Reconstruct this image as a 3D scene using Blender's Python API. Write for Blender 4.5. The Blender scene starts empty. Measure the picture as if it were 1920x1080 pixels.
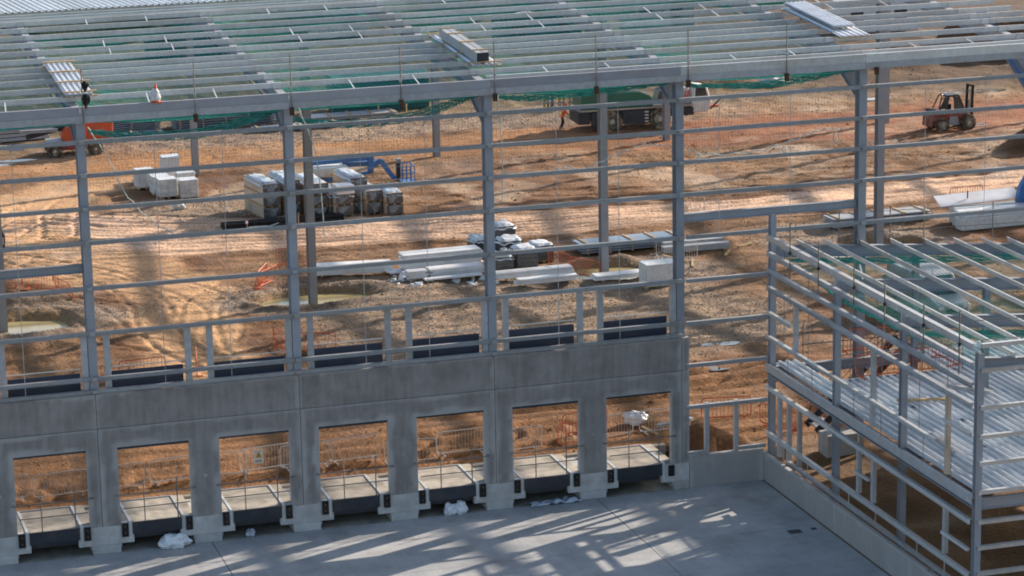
import bpy, math, random
import numpy as np
from mathutils import Vector, Matrix, noise as mnoise
random.seed(7); rng = np.random.default_rng(7)
D = bpy.data
scn = bpy.context.scene
COL = scn.collection
PI = math.pi
def R(a): return math.radians(a)

# ------------------------------------------------------------------ camera
camd = D.cameras.new("camera"); cam = D.objects.new("camera", camd); COL.objects.link(cam)
CX = Vector((0.95609536, -0.29247013, -0.01851715)); CY = Vector((0.08571546, 0.21866495, 0.97202804)); CF = Vector((0.28024012, 0.9309387, -0.23413375))
m = Matrix((CX, CY, -CF)).transposed().to_4x4(); m.translation = Vector((-14.3933, -103.6333, 34.0395))
cam.matrix_world = m
camd.sensor_width = 36; camd.lens = 98.09; camd.clip_start = 1; camd.clip_end = 3000
scn.camera = cam
# ------------------------------------------------------------------ world, sun
SUN_EL, SUN_AZ = R(21.5), math.atan2(0.917, 0.40)      # azimuth measured from +y towards +x
w = D.worlds.new("World"); scn.world = w; w.use_nodes = True
nt = w.node_tree; nt.nodes.clear()
sky = nt.nodes.new('ShaderNodeTexSky'); sky.sky_type = 'NISHITA'; sky.sun_disc = False
sky.sun_elevation = SUN_EL; sky.sun_rotation = SUN_AZ; sky.air_density = 1.0; sky.dust_density = 1.5; sky.ozone_density = 1.0
bg = nt.nodes.new('ShaderNodeBackground'); bg.inputs[1].default_value = 0.125
wo = nt.nodes.new('ShaderNodeOutputWorld')
nt.links.new(sky.outputs[0], bg.inputs[0]); nt.links.new(bg.outputs[0], wo.inputs[0])
sd = D.lights.new("sun", 'SUN'); sd.energy = 5.0; sd.angle = R(0.53); sd.color = (1.0, 0.885, 0.75)
so = D.objects.new("sun", sd); COL.objects.link(so)
sv = Vector((math.sin(SUN_AZ)*math.cos(SUN_EL), math.cos(SUN_AZ)*math.cos(SUN_EL), math.sin(SUN_EL)))
so.rotation_euler = sv.to_track_quat('Z', 'Y').to_euler(); so.location = (60, 40, 60)
scn.view_settings.view_transform = 'Standard'; scn.view_settings.look = 'None'
scn.view_settings.gamma = 1; scn.view_settings.use_curve_mapping = False
scn.view_settings.exposure = 0.80
scn.cycles.filter_width = 1.9

# ------------------------------------------------------------------ helpers
def tag(o, label=None, cat=None, group=None, kind=None):
    if label: o['label'] = label
    if cat: o['category'] = cat
    if group: o['group'] = group
    if kind: o['kind'] = kind
    return o
def thing(name, label, cat, loc=(0, 0, 0), rz=0, group=None):
    o = D.objects.new(name, None); COL.objects.link(o); o.empty_display_size = .3
    o.location = loc; o.rotation_euler = (0, 0, rz)
    return tag(o, label, cat, group)
def copy_tree(o, parent=None):
    c = o.copy(); COL.objects.link(c); c.parent = parent
    for ch in list(o.children): copy_tree(ch, c)
    return c
def dup(o, loc, rz=0, label=None, group=None):
    c = copy_tree(o); c.location = loc; c.rotation_euler = (0, 0, rz)
    if label: c['label'] = label
    if group: c['group'] = group
    return c

class MB:
    def __init__(s): s.v = []; s.f = []
    def add(s, vs, fs):
        n = len(s.v); s.v += [tuple(p) for p in vs]; s.f += [tuple(i+n for i in f) for f in fs]; return s
    def box(s, x0, x1, y0, y1, z0, z1):
        return s.add([(x0,y0,z0),(x1,y0,z0),(x1,y1,z0),(x0,y1,z0),(x0,y0,z1),(x1,y0,z1),(x1,y1,z1),(x0,y1,z1)],
                     [(0,3,2,1),(4,5,6,7),(0,1,5,4),(1,2,6,5),(2,3,7,6),(3,0,4,7)])
    def prism(s, prof, p0, p1, side):
        """profile [(a,b)] in plane (side, up) swept from p0 to p1"""
        p0 = Vector(p0); p1 = Vector(p1); d = (p1-p0).normalized(); sd_ = Vector(side); sd_ = (sd_ - d*sd_.dot(d)).normalized(); up = sd_.cross(d)
        if up.z < 0 or (abs(up.z) < 1e-6 and (up.x+up.y) < 0): up = -up
        n = len(prof); vs = [p0+sd_*a+up*b for a, b in prof]+[p1+sd_*a+up*b for a, b in prof]
        fs = [(i, (i+1) % n, (i+1) % n+n, i+n) for i in range(n)]+[tuple(range(n))[::-1], tuple(range(n, 2*n))]
        return s.add(vs, fs)
    def bar(s, p0, p1, w, h=None, side=None):
        h = h or w; d = Vector(p1)-Vector(p0)
        if side is None: side = (1, 0, 0) if abs(d.normalized().x) < .9 else (0, 1, 0)
        return s.prism([(-w/2, -h/2), (w/2, -h/2), (w/2, h/2), (-w/2, h/2)], p0, p1, side)
    def ibeam(s, p0, p1, w, h, tf=.03, tw=.02, side=None, top=True):
        """I section, top flange at the line when top"""
        d = Vector(p1)-Vector(p0)
        if side is None: side = (1, 0, 0) if abs(d.normalized().x) < .9 else (0, 1, 0)
        o = -h if top else -h/2
        for (a0, a1, b0, b1) in ((-w/2, w/2, o+h-tf, o+h), (-tw/2, tw/2, o+tf, o+h-tf), (-w/2, w/2, o, o+tf)):
            s.prism([(a0, b0), (a1, b0), (a1, b1), (a0, b1)], p0, p1, side)
        return s
    def tube(s, pts, r, n=6, cap=True):
        pts = [Vector(p) for p in pts]; rings = []
        for i, p in enumerate(pts):
            d = (pts[min(i+1, len(pts)-1)]-pts[max(i-1, 0)]).normalized()
            a = d.orthogonal().normalized() if i == 0 else (s._a-d*s._a.dot(d)).normalized()
            s._a = a; b = d.cross(a)
            rings.append([p+(a*math.cos(2*PI*k/n)+b*math.sin(2*PI*k/n))*(r if not isinstance(r, list) else r[i]) for k in range(n)])
        vs = [q for rg in rings for q in rg]
        fs = [(i*n+k, i*n+(k+1) % n, (i+1)*n+(k+1) % n, (i+1)*n+k) for i in range(len(pts)-1) for k in range(n)]
        if cap: fs += [tuple(range(n))[::-1], tuple(range((len(pts)-1)*n, len(pts)*n))]
        return s.add(vs, fs)
    def lathe(s, prof, c, axis='y', n=20):
        """prof [(r, t)] revolved about an axis through c"""
        c = Vector(c); vs = []
        for r, t in prof:
            for k in range(n):
                a = 2*PI*k/n; q = {'y': (r*math.cos(a), t, r*math.sin(a)), 'z': (r*math.cos(a), r*math.sin(a), t), 'x': (t, r*math.cos(a), r*math.sin(a))}[axis]
                vs.append(c+Vector(q))
        fs = [(i*n+k, i*n+(k+1) % n, (i+1)*n+(k+1) % n, (i+1)*n+k) for i in range(len(prof)-1) for k in range(n)]
        fs += [tuple(range(n)), tuple(range((len(prof)-1)*n, len(prof)*n))]
        return s.add(vs, fs)
    def poly(s, prof, y0, y1):
        """xz outline extruded in y"""
        n = len(prof); vs = [(x, y0, z) for x, z in prof]+[(x, y1, z) for x, z in prof]
        return s.add(vs, [(i, (i+1) % n, (i+1) % n+n, i+n) for i in range(n)]+[tuple(range(n))[::-1], tuple(range(n, 2*n))])
    def jitter(s, a, seed=0):
        rr = random.Random(seed); s.v = [(x+rr.uniform(-a, a), y+rr.uniform(-a, a), z+rr.uniform(-a, a)) for x, y, z in s.v]; return s
    def build(s, name, mat, parent=None, smooth=False, bevel=0):
        me = D.meshes.new(name); me.from_pydata(s.v, [], s.f); me.validate()
        import bmesh
        bm = bmesh.new(); bm.from_mesh(me); bmesh.ops.recalc_face_normals(bm, faces=bm.faces)
        if bevel: bmesh.ops.bevel(bm, geom=bm.edges[:], offset=bevel, segments=1, affect='EDGES', clamp_overlap=True)
        bm.to_mesh(me); bm.free()
        me.materials.append(mat)
        if smooth: me.shade_smooth()
        o = D.objects.new(name, me); COL.objects.link(o)
        if parent is not None: o.parent = parent
        return o
def inst(o, loc=None, rz=None):
    c = o.copy(); COL.objects.link(c); c.parent = o.parent
    if loc is not None: c.location = loc
    if rz is not None: c.rotation_euler = (0, 0, rz)
    return c

# ------------------------------------------------------------------ materials
def mat(name, col, rough=.6, metal=0, spec=.5, var=.15, vscale=2.0, dirt=None, dscale=.6, damt=.5, bump=0, bscale=20, streak=None, col2=None, ltrans=0):
    mt = D.materials.new(name); mt.use_nodes = True; n = mt.node_tree; L = n.links; n.nodes.clear()
    out = n.nodes.new('ShaderNodeOutputMaterial'); b = n.nodes.new('ShaderNodeBsdfPrincipled'); L.new(b.outputs[0], out.inputs[0])
    tc = n.nodes.new('ShaderNodeTexCoord'); geo = n.nodes.new('ShaderNodeNewGeometry')
    nz = n.nodes.new('ShaderNodeTexNoise'); nz.inputs['Scale'].default_value = vscale; nz.inputs['Detail'].default_value = 5; nz.inputs['Roughness'].default_value = .6
    L.new(geo.outputs['Position'], nz.inputs['Vector'])
    if streak:
        mp = n.nodes.new('ShaderNodeMapping'); mp.inputs['Scale'].default_value = streak; L.new(geo.outputs['Position'], mp.inputs[0]); L.new(mp.outputs[0], nz.inputs['Vector'])
    rp = n.nodes.new('ShaderNodeValToRGB'); c = Vector(col)
    lo = c*(1-var); hi = c*(1+var) if col2 is None else Vector(col2)
    rp.color_ramp.elements[0].position = .3; rp.color_ramp.elements[1].position = .7
    rp.color_ramp.elements[0].color = (*lo, 1); rp.color_ramp.elements[1].color = (*hi, 1)
    L.new(nz.outputs['Fac'], rp.inputs[0]); last = rp.outputs[0]
    if dirt:
        n2 = n.nodes.new('ShaderNodeTexNoise'); n2.inputs['Scale'].default_value = dscale; n2.inputs['Detail'].default_value = 8; L.new(geo.outputs['Position'], n2.inputs['Vector'])
        r2 = n.nodes.new('ShaderNodeValToRGB'); r2.color_ramp.elements[0].position = .48; r2.color_ramp.elements[1].position = .68
        r2.color_ramp.elements[1].color = (damt, damt, damt, 1); L.new(n2.outputs['Fac'], r2.inputs[0])
        mx = n.nodes.new('ShaderNodeMixRGB'); L.new(r2.outputs[0], mx.inputs[0]); L.new(last, mx.inputs[1]); mx.inputs[2].default_value = (*dirt, 1); last = mx.outputs[0]
    oi = n.nodes.new('ShaderNodeObjectInfo'); mr = n.nodes.new('ShaderNodeMapRange'); mr.inputs[3].default_value = .86; mr.inputs[4].default_value = 1.12; L.new(oi.outputs['Random'], mr.inputs[0])
    ml = n.nodes.new('ShaderNodeVectorMath'); ml.operation = 'SCALE'; L.new(last, ml.inputs[0]); L.new(mr.outputs[0], ml.inputs['Scale']); last = ml.outputs[0]
    L.new(last, b.inputs['Base Color'])
    b.inputs['Roughness'].default_value = rough; b.inputs['Metallic'].default_value = metal
    b.inputs['Specular IOR Level'].default_value = spec
    if bump:
        n3 = n.nodes.new('ShaderNodeTexNoise'); n3.inputs['Scale'].default_value = bscale; n3.inputs['Detail'].default_value = 4; L.new(geo.outputs['Position'], n3.inputs['Vector'])
        bp = n.nodes.new('ShaderNodeBump'); bp.inputs['Strength'].default_value = bump; bp.inputs['Distance'].default_value = .05; L.new(n3.outputs['Fac'], bp.inputs['Height']); L.new(bp.outputs[0], b.inputs['Normal'])
    if ltrans:
        tr = n.nodes.new('ShaderNodeBsdfTranslucent'); L.new(last, tr.inputs[0]); ms = n.nodes.new('ShaderNodeMixShader'); ms.inputs[0].default_value = ltrans
        L.new(b.outputs[0], ms.inputs[1]); L.new(tr.outputs[0], ms.inputs[2]); L.new(ms.outputs[0], out.inputs[0])
    return mt
M = dict(
 steel=mat('painted_steel', (.275, .29, .325), .55, 0, .5, .10, 1.5, (.30, .27, .24), 1.2, .35),
 steelw=mat('painted_steel_warm', (.30, .30, .33), .55, 0, .5, .08, 1.5, (.34, .28, .22), 1.0, .3),
 galv=mat('galvanised_steel', (.60, .60, .595), .36, .25, .5, .12, 6, (.42, .38, .34), .5, .4),
 galvr=mat('wall_rail_steel', (.33, .335, .35), .45, .1, .5, .12, 5, (.30, .26, .22), .7, .4),
 galvd=mat('dull_galvanised_steel', (.38, .385, .40), .5, .05, .5, .14, 5, (.33, .28, .23), .7, .4),
 deck=mat('galvanised_deck', (.56, .59, .63), .3, .45, .5, .10, 1.2, (.42, .42, .42), .8, .25),
 sheet=mat('roof_sheet', (.62, .64, .67), .4, .1, .5, .08, 1, (.5, .47, .42), .4, .3),
 conc=mat('pale_concrete', (.33, .325, .32), .85, 0, .3, .12, 3, (.22, .20, .18), .9, .5, .25, 30),
 concp=mat('pier_concrete', (.48, .47, .46), .85, 0, .3, .12, 3, (.30, .28, .26), 1.2, .5, .25, 30),
 concd=mat('dock_floor_concrete', (.40, .35, .29), .8, 0, .3, .18, 1.8, (.16, .14, .12), 1.6, .6, .2, 25),
 dark=mat('dark_navy_steel', (.020, .024, .036), .5, 0, .5, .25, 3, (.10, .08, .07), 1.2, .3),
 door=mat('dark_door_panel', (.035, .043, .07), .45, 0, .5, .12, 2, (.09, .08, .08), .8, .3),
 black=mat('black_rubber', (.012, .012, .013), .7, 0, .3, .3, 5, (.09, .07, .05), 2, .4),
 rust=mat('rusty_brown_steel', (.075, .036, .022), .8, 0, .3, .3, 9),
 pole=mat('scaffold_tube', (.20, .185, .17), .5, .4, .5, .25, 7, (.16, .10, .06), 3, .5),
 wood=mat('timber', (.50, .34, .18), .8, 0, .3, .25, 8, (.20, .12, .06), 3, .5),
 white=mat('white_coated_panel', (.74, .74, .76), .45, 0, .5, .06, 1.5, (.45, .38, .3), 1.3, .35),
 plast=mat('white_plastic_wrap', (.68, .69, .72), .25, 0, .6, .12, 3, (.48, .45, .42), 2, .4, .9, 6),
 plastg=mat('clear_plastic_cover', (.40, .44, .50), .18, 0, .7, .22, 3, (.8, .8, .82), 2.5, .6, 1.0, 5),
 black_wrap=mat('black_pallet_wrap', (.065, .07, .078), .28, 0, .6, .4, 4, (.11, .12, .13), 3.5, .5, .8, 7),
 grey_wrap=mat('grey_pallet_wrap', (.17, .19, .21), .3, 0, .6, .45, 5, (.02, .025, .03), 4, .7, .8, 7),
 board=mat('tan_board_packs', (.50, .41, .32), .8, 0, .3, .12, 1, (.30, .22, .15), .9, .4),
 orange=mat('orange_plastic', (.62, .11, .03), .5, 0, .5, .18, 4, (.25, .10, .05), 2.5, .5),
 orangep=mat('orange_machine_paint', (.62, .075, .018), .35, 0, .6, .1, 2, (.20, .10, .06), 1.7, .45),
 red=mat('red_machine_paint', (.24, .05, .035), .6, 0, .4, .2, 2, (.32, .23, .17), 2.6, .85),
 blue=mat('blue_machine_paint', (.03, .16, .42), .38, 0, .6, .15, 2, (.14, .13, .13), 1.5, .4),
 bluep=mat('blue_prop', (.03, .07, .2), .5, 0, .5, .15, 2),
 yellow=mat('yellow_prop', (.50, .30, .04), .5, 0, .5, .2, 2, (.2, .12, .05), 2, .5),
 green=mat('green_machine_paint', (.012, .13, .085), .4, 0, .6, .15, 1.5, (.10, .10, .07), 1.3, .4),
 greyp=mat('grey_machine_paint', (.28, .29, .31), .4, 0, .6, .1, 2, (.2, .16, .12), 1.5, .4),
 cream=mat('white_machine_paint', (.66, .67, .66), .4, 0, .6, .06, 2, (.35, .28, .2), 1.5, .4),
 glass=mat('dark_window_glass', (.03, .045, .05), .08, 0, .8, .3, 1),
 tyre=mat('muddy_tyre', (.07, .055, .04), .9, 0, .2, .3, 6, (.38, .29, .19), 3.0, .95),
 rim=mat('dusty_wheel_rim', (.46, .40, .31), .7, 0, .4, .15, 5, (.25, .18, .12), 3, .5),
 amber=mat('amber_beacon', (.8, .3, .02), .3, 0, .6, .1, 2),
 hivis=mat('hi_vis_orange', (.85, .16, .03), .8, 0, .3, .15, 5),
 trous=mat('dark_trousers', (.02, .022, .03), .9, 0, .2, .3, 5),
 skin=mat('skin', (.45, .26, .18), .6, 0, .4, .05, 5),
 net=mat('green_netting', (.07, .42, .37), .8, 0, .2, .25, 3, ltrans=.3),
 netd=mat('dark_mesh_netting', (.12, .17, .15), .8, 0, .2, .25, 3),
 rope=mat('pale_rope', (.50, .56, .52), .8, 0, .2, .2, 9),
 teal=mat('teal_painted_panel', (.008, .12, .125), .6, 0, .4, .2, 1.5, (.03, .06, .07), 1.2, .5),
 stone=mat('gravel_stone', (.34, .27, .21), .9, 0, .2, .35, 1.2, (.46, .42, .38), 8, .6),
 clod=mat('mud_clods', (.25, .13, .055), .95, 0, .2, .35, 1.2, (.36, .22, .12), 5, .6),
 bagw=mat('white_bulk_bag', (.66, .65, .64), .7, 0, .3, .1, 4, (.4, .36, .32), 5, .4, .8, 12),
 bluegrey=mat('blue_grey_panel', (.20, .25, .31), .35, .2, .5, .12, 1.2, (.40, .42, .44), .8, .4),
 redw=mat('red_paint', (.55, .04, .02), .5),
 soil=mat('heaped_soil', (.17, .085, .04), .95, 0, .2, .3, 1.5, (.28, .16, .09), 1.0, .6, 1.0, 9),
)
def water_mat(name, c, r):
    mt = D.materials.new(name); mt.use_nodes = True; n = mt.node_tree; b = n.nodes['Principled BSDF']
    b.inputs['Base Color'].default_value = (*c, 1); b.inputs['Roughness'].default_value = r
    nz = n.nodes.new('ShaderNodeTexNoise'); nz.inputs['Scale'].default_value = 3; geo = n.nodes.new('ShaderNodeNewGeometry'); n.links.new(geo.outputs['Position'], nz.inputs['Vector'])
    bp = n.nodes.new('ShaderNodeBump'); bp.inputs['Strength'].default_value = .08; bp.inputs['Distance'].default_value = .02
    n.links.new(nz.outputs['Fac'], bp.inputs['Height']); n.links.new(bp.outputs[0], b.inputs['Normal'])
    r2 = n.nodes.new('ShaderNodeValToRGB'); r2.color_ramp.elements[0].color = (*[k*.8 for k in c], 1); r2.color_ramp.elements[1].color = (*[min(1, k*1.2) for k in c], 1)
    n2 = n.nodes.new('ShaderNodeTexNoise'); n2.inputs['Scale'].default_value = .9; n.links.new(geo.outputs['Position'], n2.inputs['Vector']); n.links.new(n2.outputs['Fac'], r2.inputs[0]); n.links.new(r2.outputs[0], b.inputs['Base Color'])
    return mt
M['murky'] = water_mat('murky_water', (.40, .33, .17), .12)
M['puddle'] = water_mat('puddle_water', (.20, .17, .14), .06)

# ------------------------------------------------------------------ numpy noise
def vnoise(x, y, scale, seed, octaves=4, rough=.5):
    out = np.zeros_like(x); amp = 1.; tot = 0
    for o in range(octaves):
        g = np.random.default_rng(seed+o*101).random((257, 257)); f = scale*2**o
        u = x*f+o*17.3; v = y*f+o*9.1; iu = np.floor(u).astype(int); iv = np.floor(v).astype(int); a = u-iu; b = v-iv
        a = a*a*(3-2*a); b = b*b*(3-2*b); iu %= 256; iv %= 256
        out += amp*((g[iu, iv]*(1-a)+g[iu+1, iv]*a)*(1-b)+(g[iu, iv+1]*(1-a)+g[iu+1, iv+1]*a)*b); tot += amp; amp *= rough
    return out/tot
def sstep(a, b, t): t = np.clip((t-a)/(b-a), 0, 1); return t*t*(3-2*t)
def dist_poly(x, y, pts):
    d = np.full_like(x, 1e9); s = np.zeros_like(x)
    for (x0, y0), (x1, y1) in zip(pts[:-1], pts[1:]):
        dx, dy = x1-x0, y1-y0; L2 = dx*dx+dy*dy; t = np.clip(((x-x0)*dx+(y-y0)*dy)/L2, 0, 1)
        px, py = x-(x0+t*dx), y-(y0+t*dy); dd = np.hypot(px, py); sg = np.sign(dx*py-dy*px)
        k = dd < d; d = np.where(k, dd, d); s = np.where(k, sg, s)
    return d*s
def spline(pts, n=10):
    P = [np.array(p, float) for p in pts]; P = [2*P[0]-P[1]]+P+[2*P[-1]-P[-2]]; out = []
    for i in range(1, len(P)-2):
        for k in range(n):
            t = k/n; out.append(tuple(.5*((2*P[i])+(-P[i-1]+P[i+1])*t+(2*P[i-1]-5*P[i]+4*P[i+1]-P[i+2])*t*t+(-P[i-1]+3*P[i]-3*P[i+1]+P[i+2])*t**3)))
    out.append(tuple(P[-2])); return out

# ------------------------------------------------------------------ ground
GX = np.concatenate([np.arange(-40, -6, 1.0), np.arange(-6, -3, .25), np.arange(-3, 22, .125), np.arange(22, 92.01, .25), np.arange(93, 260, 4.0)])
GY = np.concatenate([np.arange(-60, -24, 2.0), np.arange(-24, -.01, .5), np.arange(0, 18, .25), np.arange(18, 60, .14), np.arange(60, 112, .3), np.arange(112.5, 150, 1.5), np.arange(152, 700, 12)])
X, Y = np.meshgrid(GX, GY, indexing='ij'); x = X.ravel(); y = Y.ravel()
z = np.full_like(x, -.30)
z += (vnoise(x, y, .09, 1, 4)-.5)*.45*sstep(3, 12, y)
z += (vnoise(x, y, .8, 5, 4, .6)-.5)*.09
road = spline([(-40, 63), (-10, 59), (3, 56), (12, 52.5), (22, 50.2), (33, 47.7), (45, 47.6), (57, 47.9), (80, 50), (260, 60)])
rw = np.interp(x, [-10, 5, 15, 25, 40, 60, 90], [7.5, 7.2, 5.2, 3.7, 2.9, 2.5, 2.4])
rd = dist_poly(x, y, road)+(vnoise(x, y, .35, 11, 3)-.5)*1.6
M_road = 1-sstep(.8, 1.1, np.abs(rd)/rw)
branch = spline([(3, 52), (7, 45), (9.5, 38), (9.3, 32), (8.6, 26), (9.2, 20.5), (12, 14)])
bd = dist_poly(x, y, branch)+(vnoise(x, y, .3, 12, 3)-.5)*2.4
M_br = 1-sstep(.75, 1.1, np.abs(bd)/np.interp(y, [14, 24, 33, 45, 52], [2.0, 3.2, 3.0, 4.0, 5]))
up = spline([(4, 56), (5.5, 63), (10, 70), (16, 75)])
ud = dist_poly(x, y, up)+(vnoise(x, y, .3, 13, 3)-.5)*2.0
M_up = 1-sstep(.7, 1.1, np.abs(ud)/3.2)
redr = spline([(-40, 80), (5, 76), (27, 74.3), (45, 71.5), (60, 70.2), (78, 70.5), (110, 67), (260, 60)])
rr_ = dist_poly(x, y, redr)+(vnoise(x, y, .25, 14, 3)-.5)*2.5
M_red = 1-sstep(.75, 1.15, np.abs(rr_)/np.interp(x, [0, 30, 50, 80, 110], [4.2, 4.0, 5.4, 6.5, 6.5]))
# gravel zones
def blob(cx, cy, rx, ry, seed): return 1-sstep(.6, 1.25, np.hypot((x-cx)/rx, (y-cy)/ry)+(vnoise(x, y, .4, seed, 3)-.5)*.9)
M_gr = np.zeros_like(x)
for i, b in enumerate([(17, 59.5, 6.5, 4.0), (16.5, 36, 5.5, 3.6), (24, 33, 7, 4.5), (33, 34, 6, 4), (1.5, 35.5, 6, 4.5), (27, 24, 10, 8), (18, 20, 6, 6), (31, 25, 8, 9), (30, 82, 26, 4.5), (48, 38, 5, 4), (20, 79, 14, 2.5), (22, 28, 8, 6)]):
    M_gr = np.maximum(M_gr, blob(*b, 30+i))
M_dark = np.maximum(blob(14, 22.5, 3.0, 2.0, 60)*.9, blob(22, 12, 6, 2.2, 61)*.3)
M_far = sstep(77, 84, y+(vnoise(x, y, .1, 15, 3)-.5)*8)
M_rough = np.clip(1-M_road-M_br-M_up-.7*M_red, 0, 1)
z += M_rough*(np.abs(vnoise(x, y, .45, 21, 3)-.5)*-.5+.06)*sstep(6, 16, y)
# ruts
def rut(pts, depth, gauge=.95, width=.22, fade=None):
    global z
    lo = np.array(pts).min(0)-3; hi = np.array(pts).max(0)+3
    k = (x > lo[0]) & (x < hi[0]) & (y > lo[1]) & (y < hi[1]); xx = x[k]; yy = y[k]
    d = dist_poly(xx, yy, pts)+(vnoise(xx, yy, .5, 77, 2)-.5)*.3
    amp = depth*(.5+vnoise(xx, yy, .25, int(depth*1e3)+len(pts), 2))
    h = np.zeros_like(xx)
    for g in (-gauge, gauge):
        t = d-g; h += -np.exp(-(t/width)**2)+.35*np.exp(-((np.abs(t)-2.0*width)/(width*.8))**2)
    z[k] += h*amp
for off in np.linspace(-.85, .85, 9):
    pts = [(px, py+off*float(np.interp(px, [-10, 5, 15, 25, 40, 60, 90], [7.5, 7.2, 5.2, 3.7, 2.9, 2.5, 2.4]))+random.uniform(-.15, .15)) for px, py in road if -15 < px < 110]
    rut(pts, .07+.05*random.random(), 1.0, .19)
for off in np.linspace(-4.6, 4.6, 8):
    pts = [(px, py+off+random.uniform(-.15, .15)) for px, py in redr if -15 < px < 120]
    rut(pts, .06+.05*random.random(), 1.05, .22)
for pts in ([(3, 50), (7, 43), (8, 36), (7.6, 31), (8.4, 25), (11, 19)], [(20, 44), (15, 40.5), (11, 36), (9.5, 30), (9, 22)], [(0, 44), (5, 40), (9.5, 36), (15, 34)],
            [(4.5, 49), (9, 42), (11.5, 35), (10.2, 28)], [(1, 42), (4.5, 36), (5.5, 30), (9, 26)], [(19, 43), (13, 41.5), (8, 43), (3, 46)], [(2, 60), (5, 66), (11, 71), (18, 75)], [(6, 55), (8, 64), (15, 69)],
            [(3, 56), (6, 61), (14, 66), (22, 70)]):
    rut(spline(pts), .04+.035*random.random(), .95, .15)
for k in range(26):
    x0 = random.uniform(22, 75); y0 = random.uniform(51, 68); L_ = random.uniform(5, 14); a = random.uniform(-.5, .25)
    rut([(x0, y0), (x0+L_*.5, y0+L_*.5*a+random.uniform(-.5, .5)), (x0+L_, y0+L_*a)], .05+.06*random.random(), .9, .17)
for k in range(14):
    yy = random.uniform(4.2, 15); x0 = random.uniform(-6, 22)
    rut([(x0, yy), (x0+7, yy+random.uniform(-.5, .8)), (x0+15, yy+random.uniform(-1, 1.5))], .06+.07*random.random(), .95, .24)
# mounds
M_md = np.zeros_like(x)
def mound(cx, cy, rx, ry, h, seed):
    global z, M_md
    r = np.hypot((x-cx)/rx, (y-cy)/ry)+(vnoise(x, y, .35, seed, 4)-.5)*.55
    if h > .5: M_md = np.maximum(M_md, 1-sstep(.75, 1.15, r))
    z += h*(1-sstep(0, 1.05, r))*(.8+.45*vnoise(x, y, .8, seed+3, 3))
for a in [(76, 93, 6, 3, 1.5, 1), (83, 94, 5.5, 3.2, 2.6, 2), (90, 93, 7, 3.5, 3.2, 3), (70, 96, 6, 2.5, 1.0, 4), (97, 91, 7, 4, 3.2, 5), (70.2, 57.3, 3.2, 2.0, 1.6, 6), (25.6, 2.1, 1.5, 1.1, 1.15, 7), (27.2, 1.9, 1.0, .8, .6, 8),
          (60, 89, 6, 2.2, .7, 9), (13.5, 23, 2.6, 1.0, .35, 10), (66, 93, 3, 2, .9, 12), (57, 93, 8, 2, .6, 13), (1, 39.5, 6, 1.0, .3, 14), (33, 37.2, 4, .7, .28, 16), (49, 37, 4, .7, .28, 17)]:
    mound(*a[:5], 200+a[5]*7)
# pits with water round the valley columns
PUD = [(1.2, 34.4, 2.6, 1.9), (16.6, 34.7, 2.7, 1.5), (32.6, 35.0, 2.7, 1.5), (48.2, 34.6, 2.4, 1.6)]
for i, (cx, cy, rx, ry) in enumerate(PUD):
    r = np.hypot((x-cx)/rx, (y-cy)/ry)+(vnoise(x, y, .5, 90+i, 3)-.5)*.35
    z = z*(sstep(.85, 1.3, r))+(-.75)*(1-sstep(.85, 1.3, r))
    z += .16*np.exp(-((r-1.5)/.22)**2)
z = np.where((x > 27.7) & (y < .2), -.32+(vnoise(x, y, .35, 88, 4)-.5)*.45, z)
low = ((x < 24.3) & (y < 2.95)) | ((x < 27.7) & (y < .2)); z = np.where(low, -2.2, z)
z = np.where(y > 160, -.3+(y-160)*.004, z)
nx, ny = len(GX), len(GY)
me = D.meshes.new('ground'); idx = np.arange(nx*ny).reshape(nx, ny)
quads = np.stack([idx[:-1, :-1], idx[1:, :-1], idx[1:, 1:], idx[:-1, 1:]], -1).reshape(-1, 4)
me.vertices.add(nx*ny); me.vertices.foreach_set('co', np.stack([x, y, z], 1).ravel().astype(np.float32))
me.loops.add(quads.size); me.loops.foreach_set('vertex_index', quads.ravel().astype(np.int32))
me.polygons.add(len(quads)); me.polygons.foreach_set('loop_start', np.arange(0, quads.size, 4, dtype=np.int32)); me.polygons.foreach_set('loop_total', np.full(len(quads), 4, dtype=np.int32))
me.update(); me.validate(); me.shade_smooth()
# soil colours by zone (pale dusty track, red clay haul road, gravel, subsoil; also painted wet sheen and deck shade)
def C3(r, g, b): return np.array([r, g, b])[None, :]
big = vnoise(x, y, .12, 41, 4)[:, None]; med = vnoise(x, y, .7, 42, 4, .6)[:, None]; fin = vnoise(x, y, 1.9, 44, 2)[:, None]
c = C3(.235, .118, .055)*(1-sstep(.35, .65, big))+C3(.33, .20, .11)*sstep(.35, .65, big)
c = c*(.72+.56*med)
def mixm(c, mk, cc, k=1): mk = (mk*k)[:, None]; return c*(1-mk)+cc*mk
stripes = (.80+.40*vnoise(rd*1.0, x*.05, 1.6, 81, 3))[:, None]; rstr = (.72+.56*vnoise(rr_*1.0, x*.04, 1.3, 82, 3))[:, None]
c = mixm(c, M_gr, C3(.37, .28, .215)*(.6+.8*fin))
lightroad = C3(.66, .48, .37)*(.80+.34*med)*stripes
c = mixm(c, np.clip(M_road, 0, 1), lightroad); c = mixm(c, M_up, C3(.54, .36, .22)*(.75+.5*med), .85)
c = mixm(c, M_br, C3(.58, .385, .235)*(.75+.45*med), .9)
redc = C3(.29, .12, .06)*sstep(38, 52, x)[:, None]+C3(.37, .20, .09)*(1-sstep(38, 52, x)[:, None])
c = mixm(c, M_red, redc*(.78+.4*med)*rstr, .92)
fr = (1-sstep(12, 19, y))*(x < 40)
c = mixm(c, fr, C3(.38, .195, .085)*(.7+.6*med), .75)
c = mixm(c, M_dark, C3(.15, .075, .035))
pat = sstep(.56, .7, vnoise(x, y, .22, 51, 4)+.0)*M_rough*sstep(48, 54, y)
c = mixm(c, pat, C3(.55, .43, .33), .85)
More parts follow.
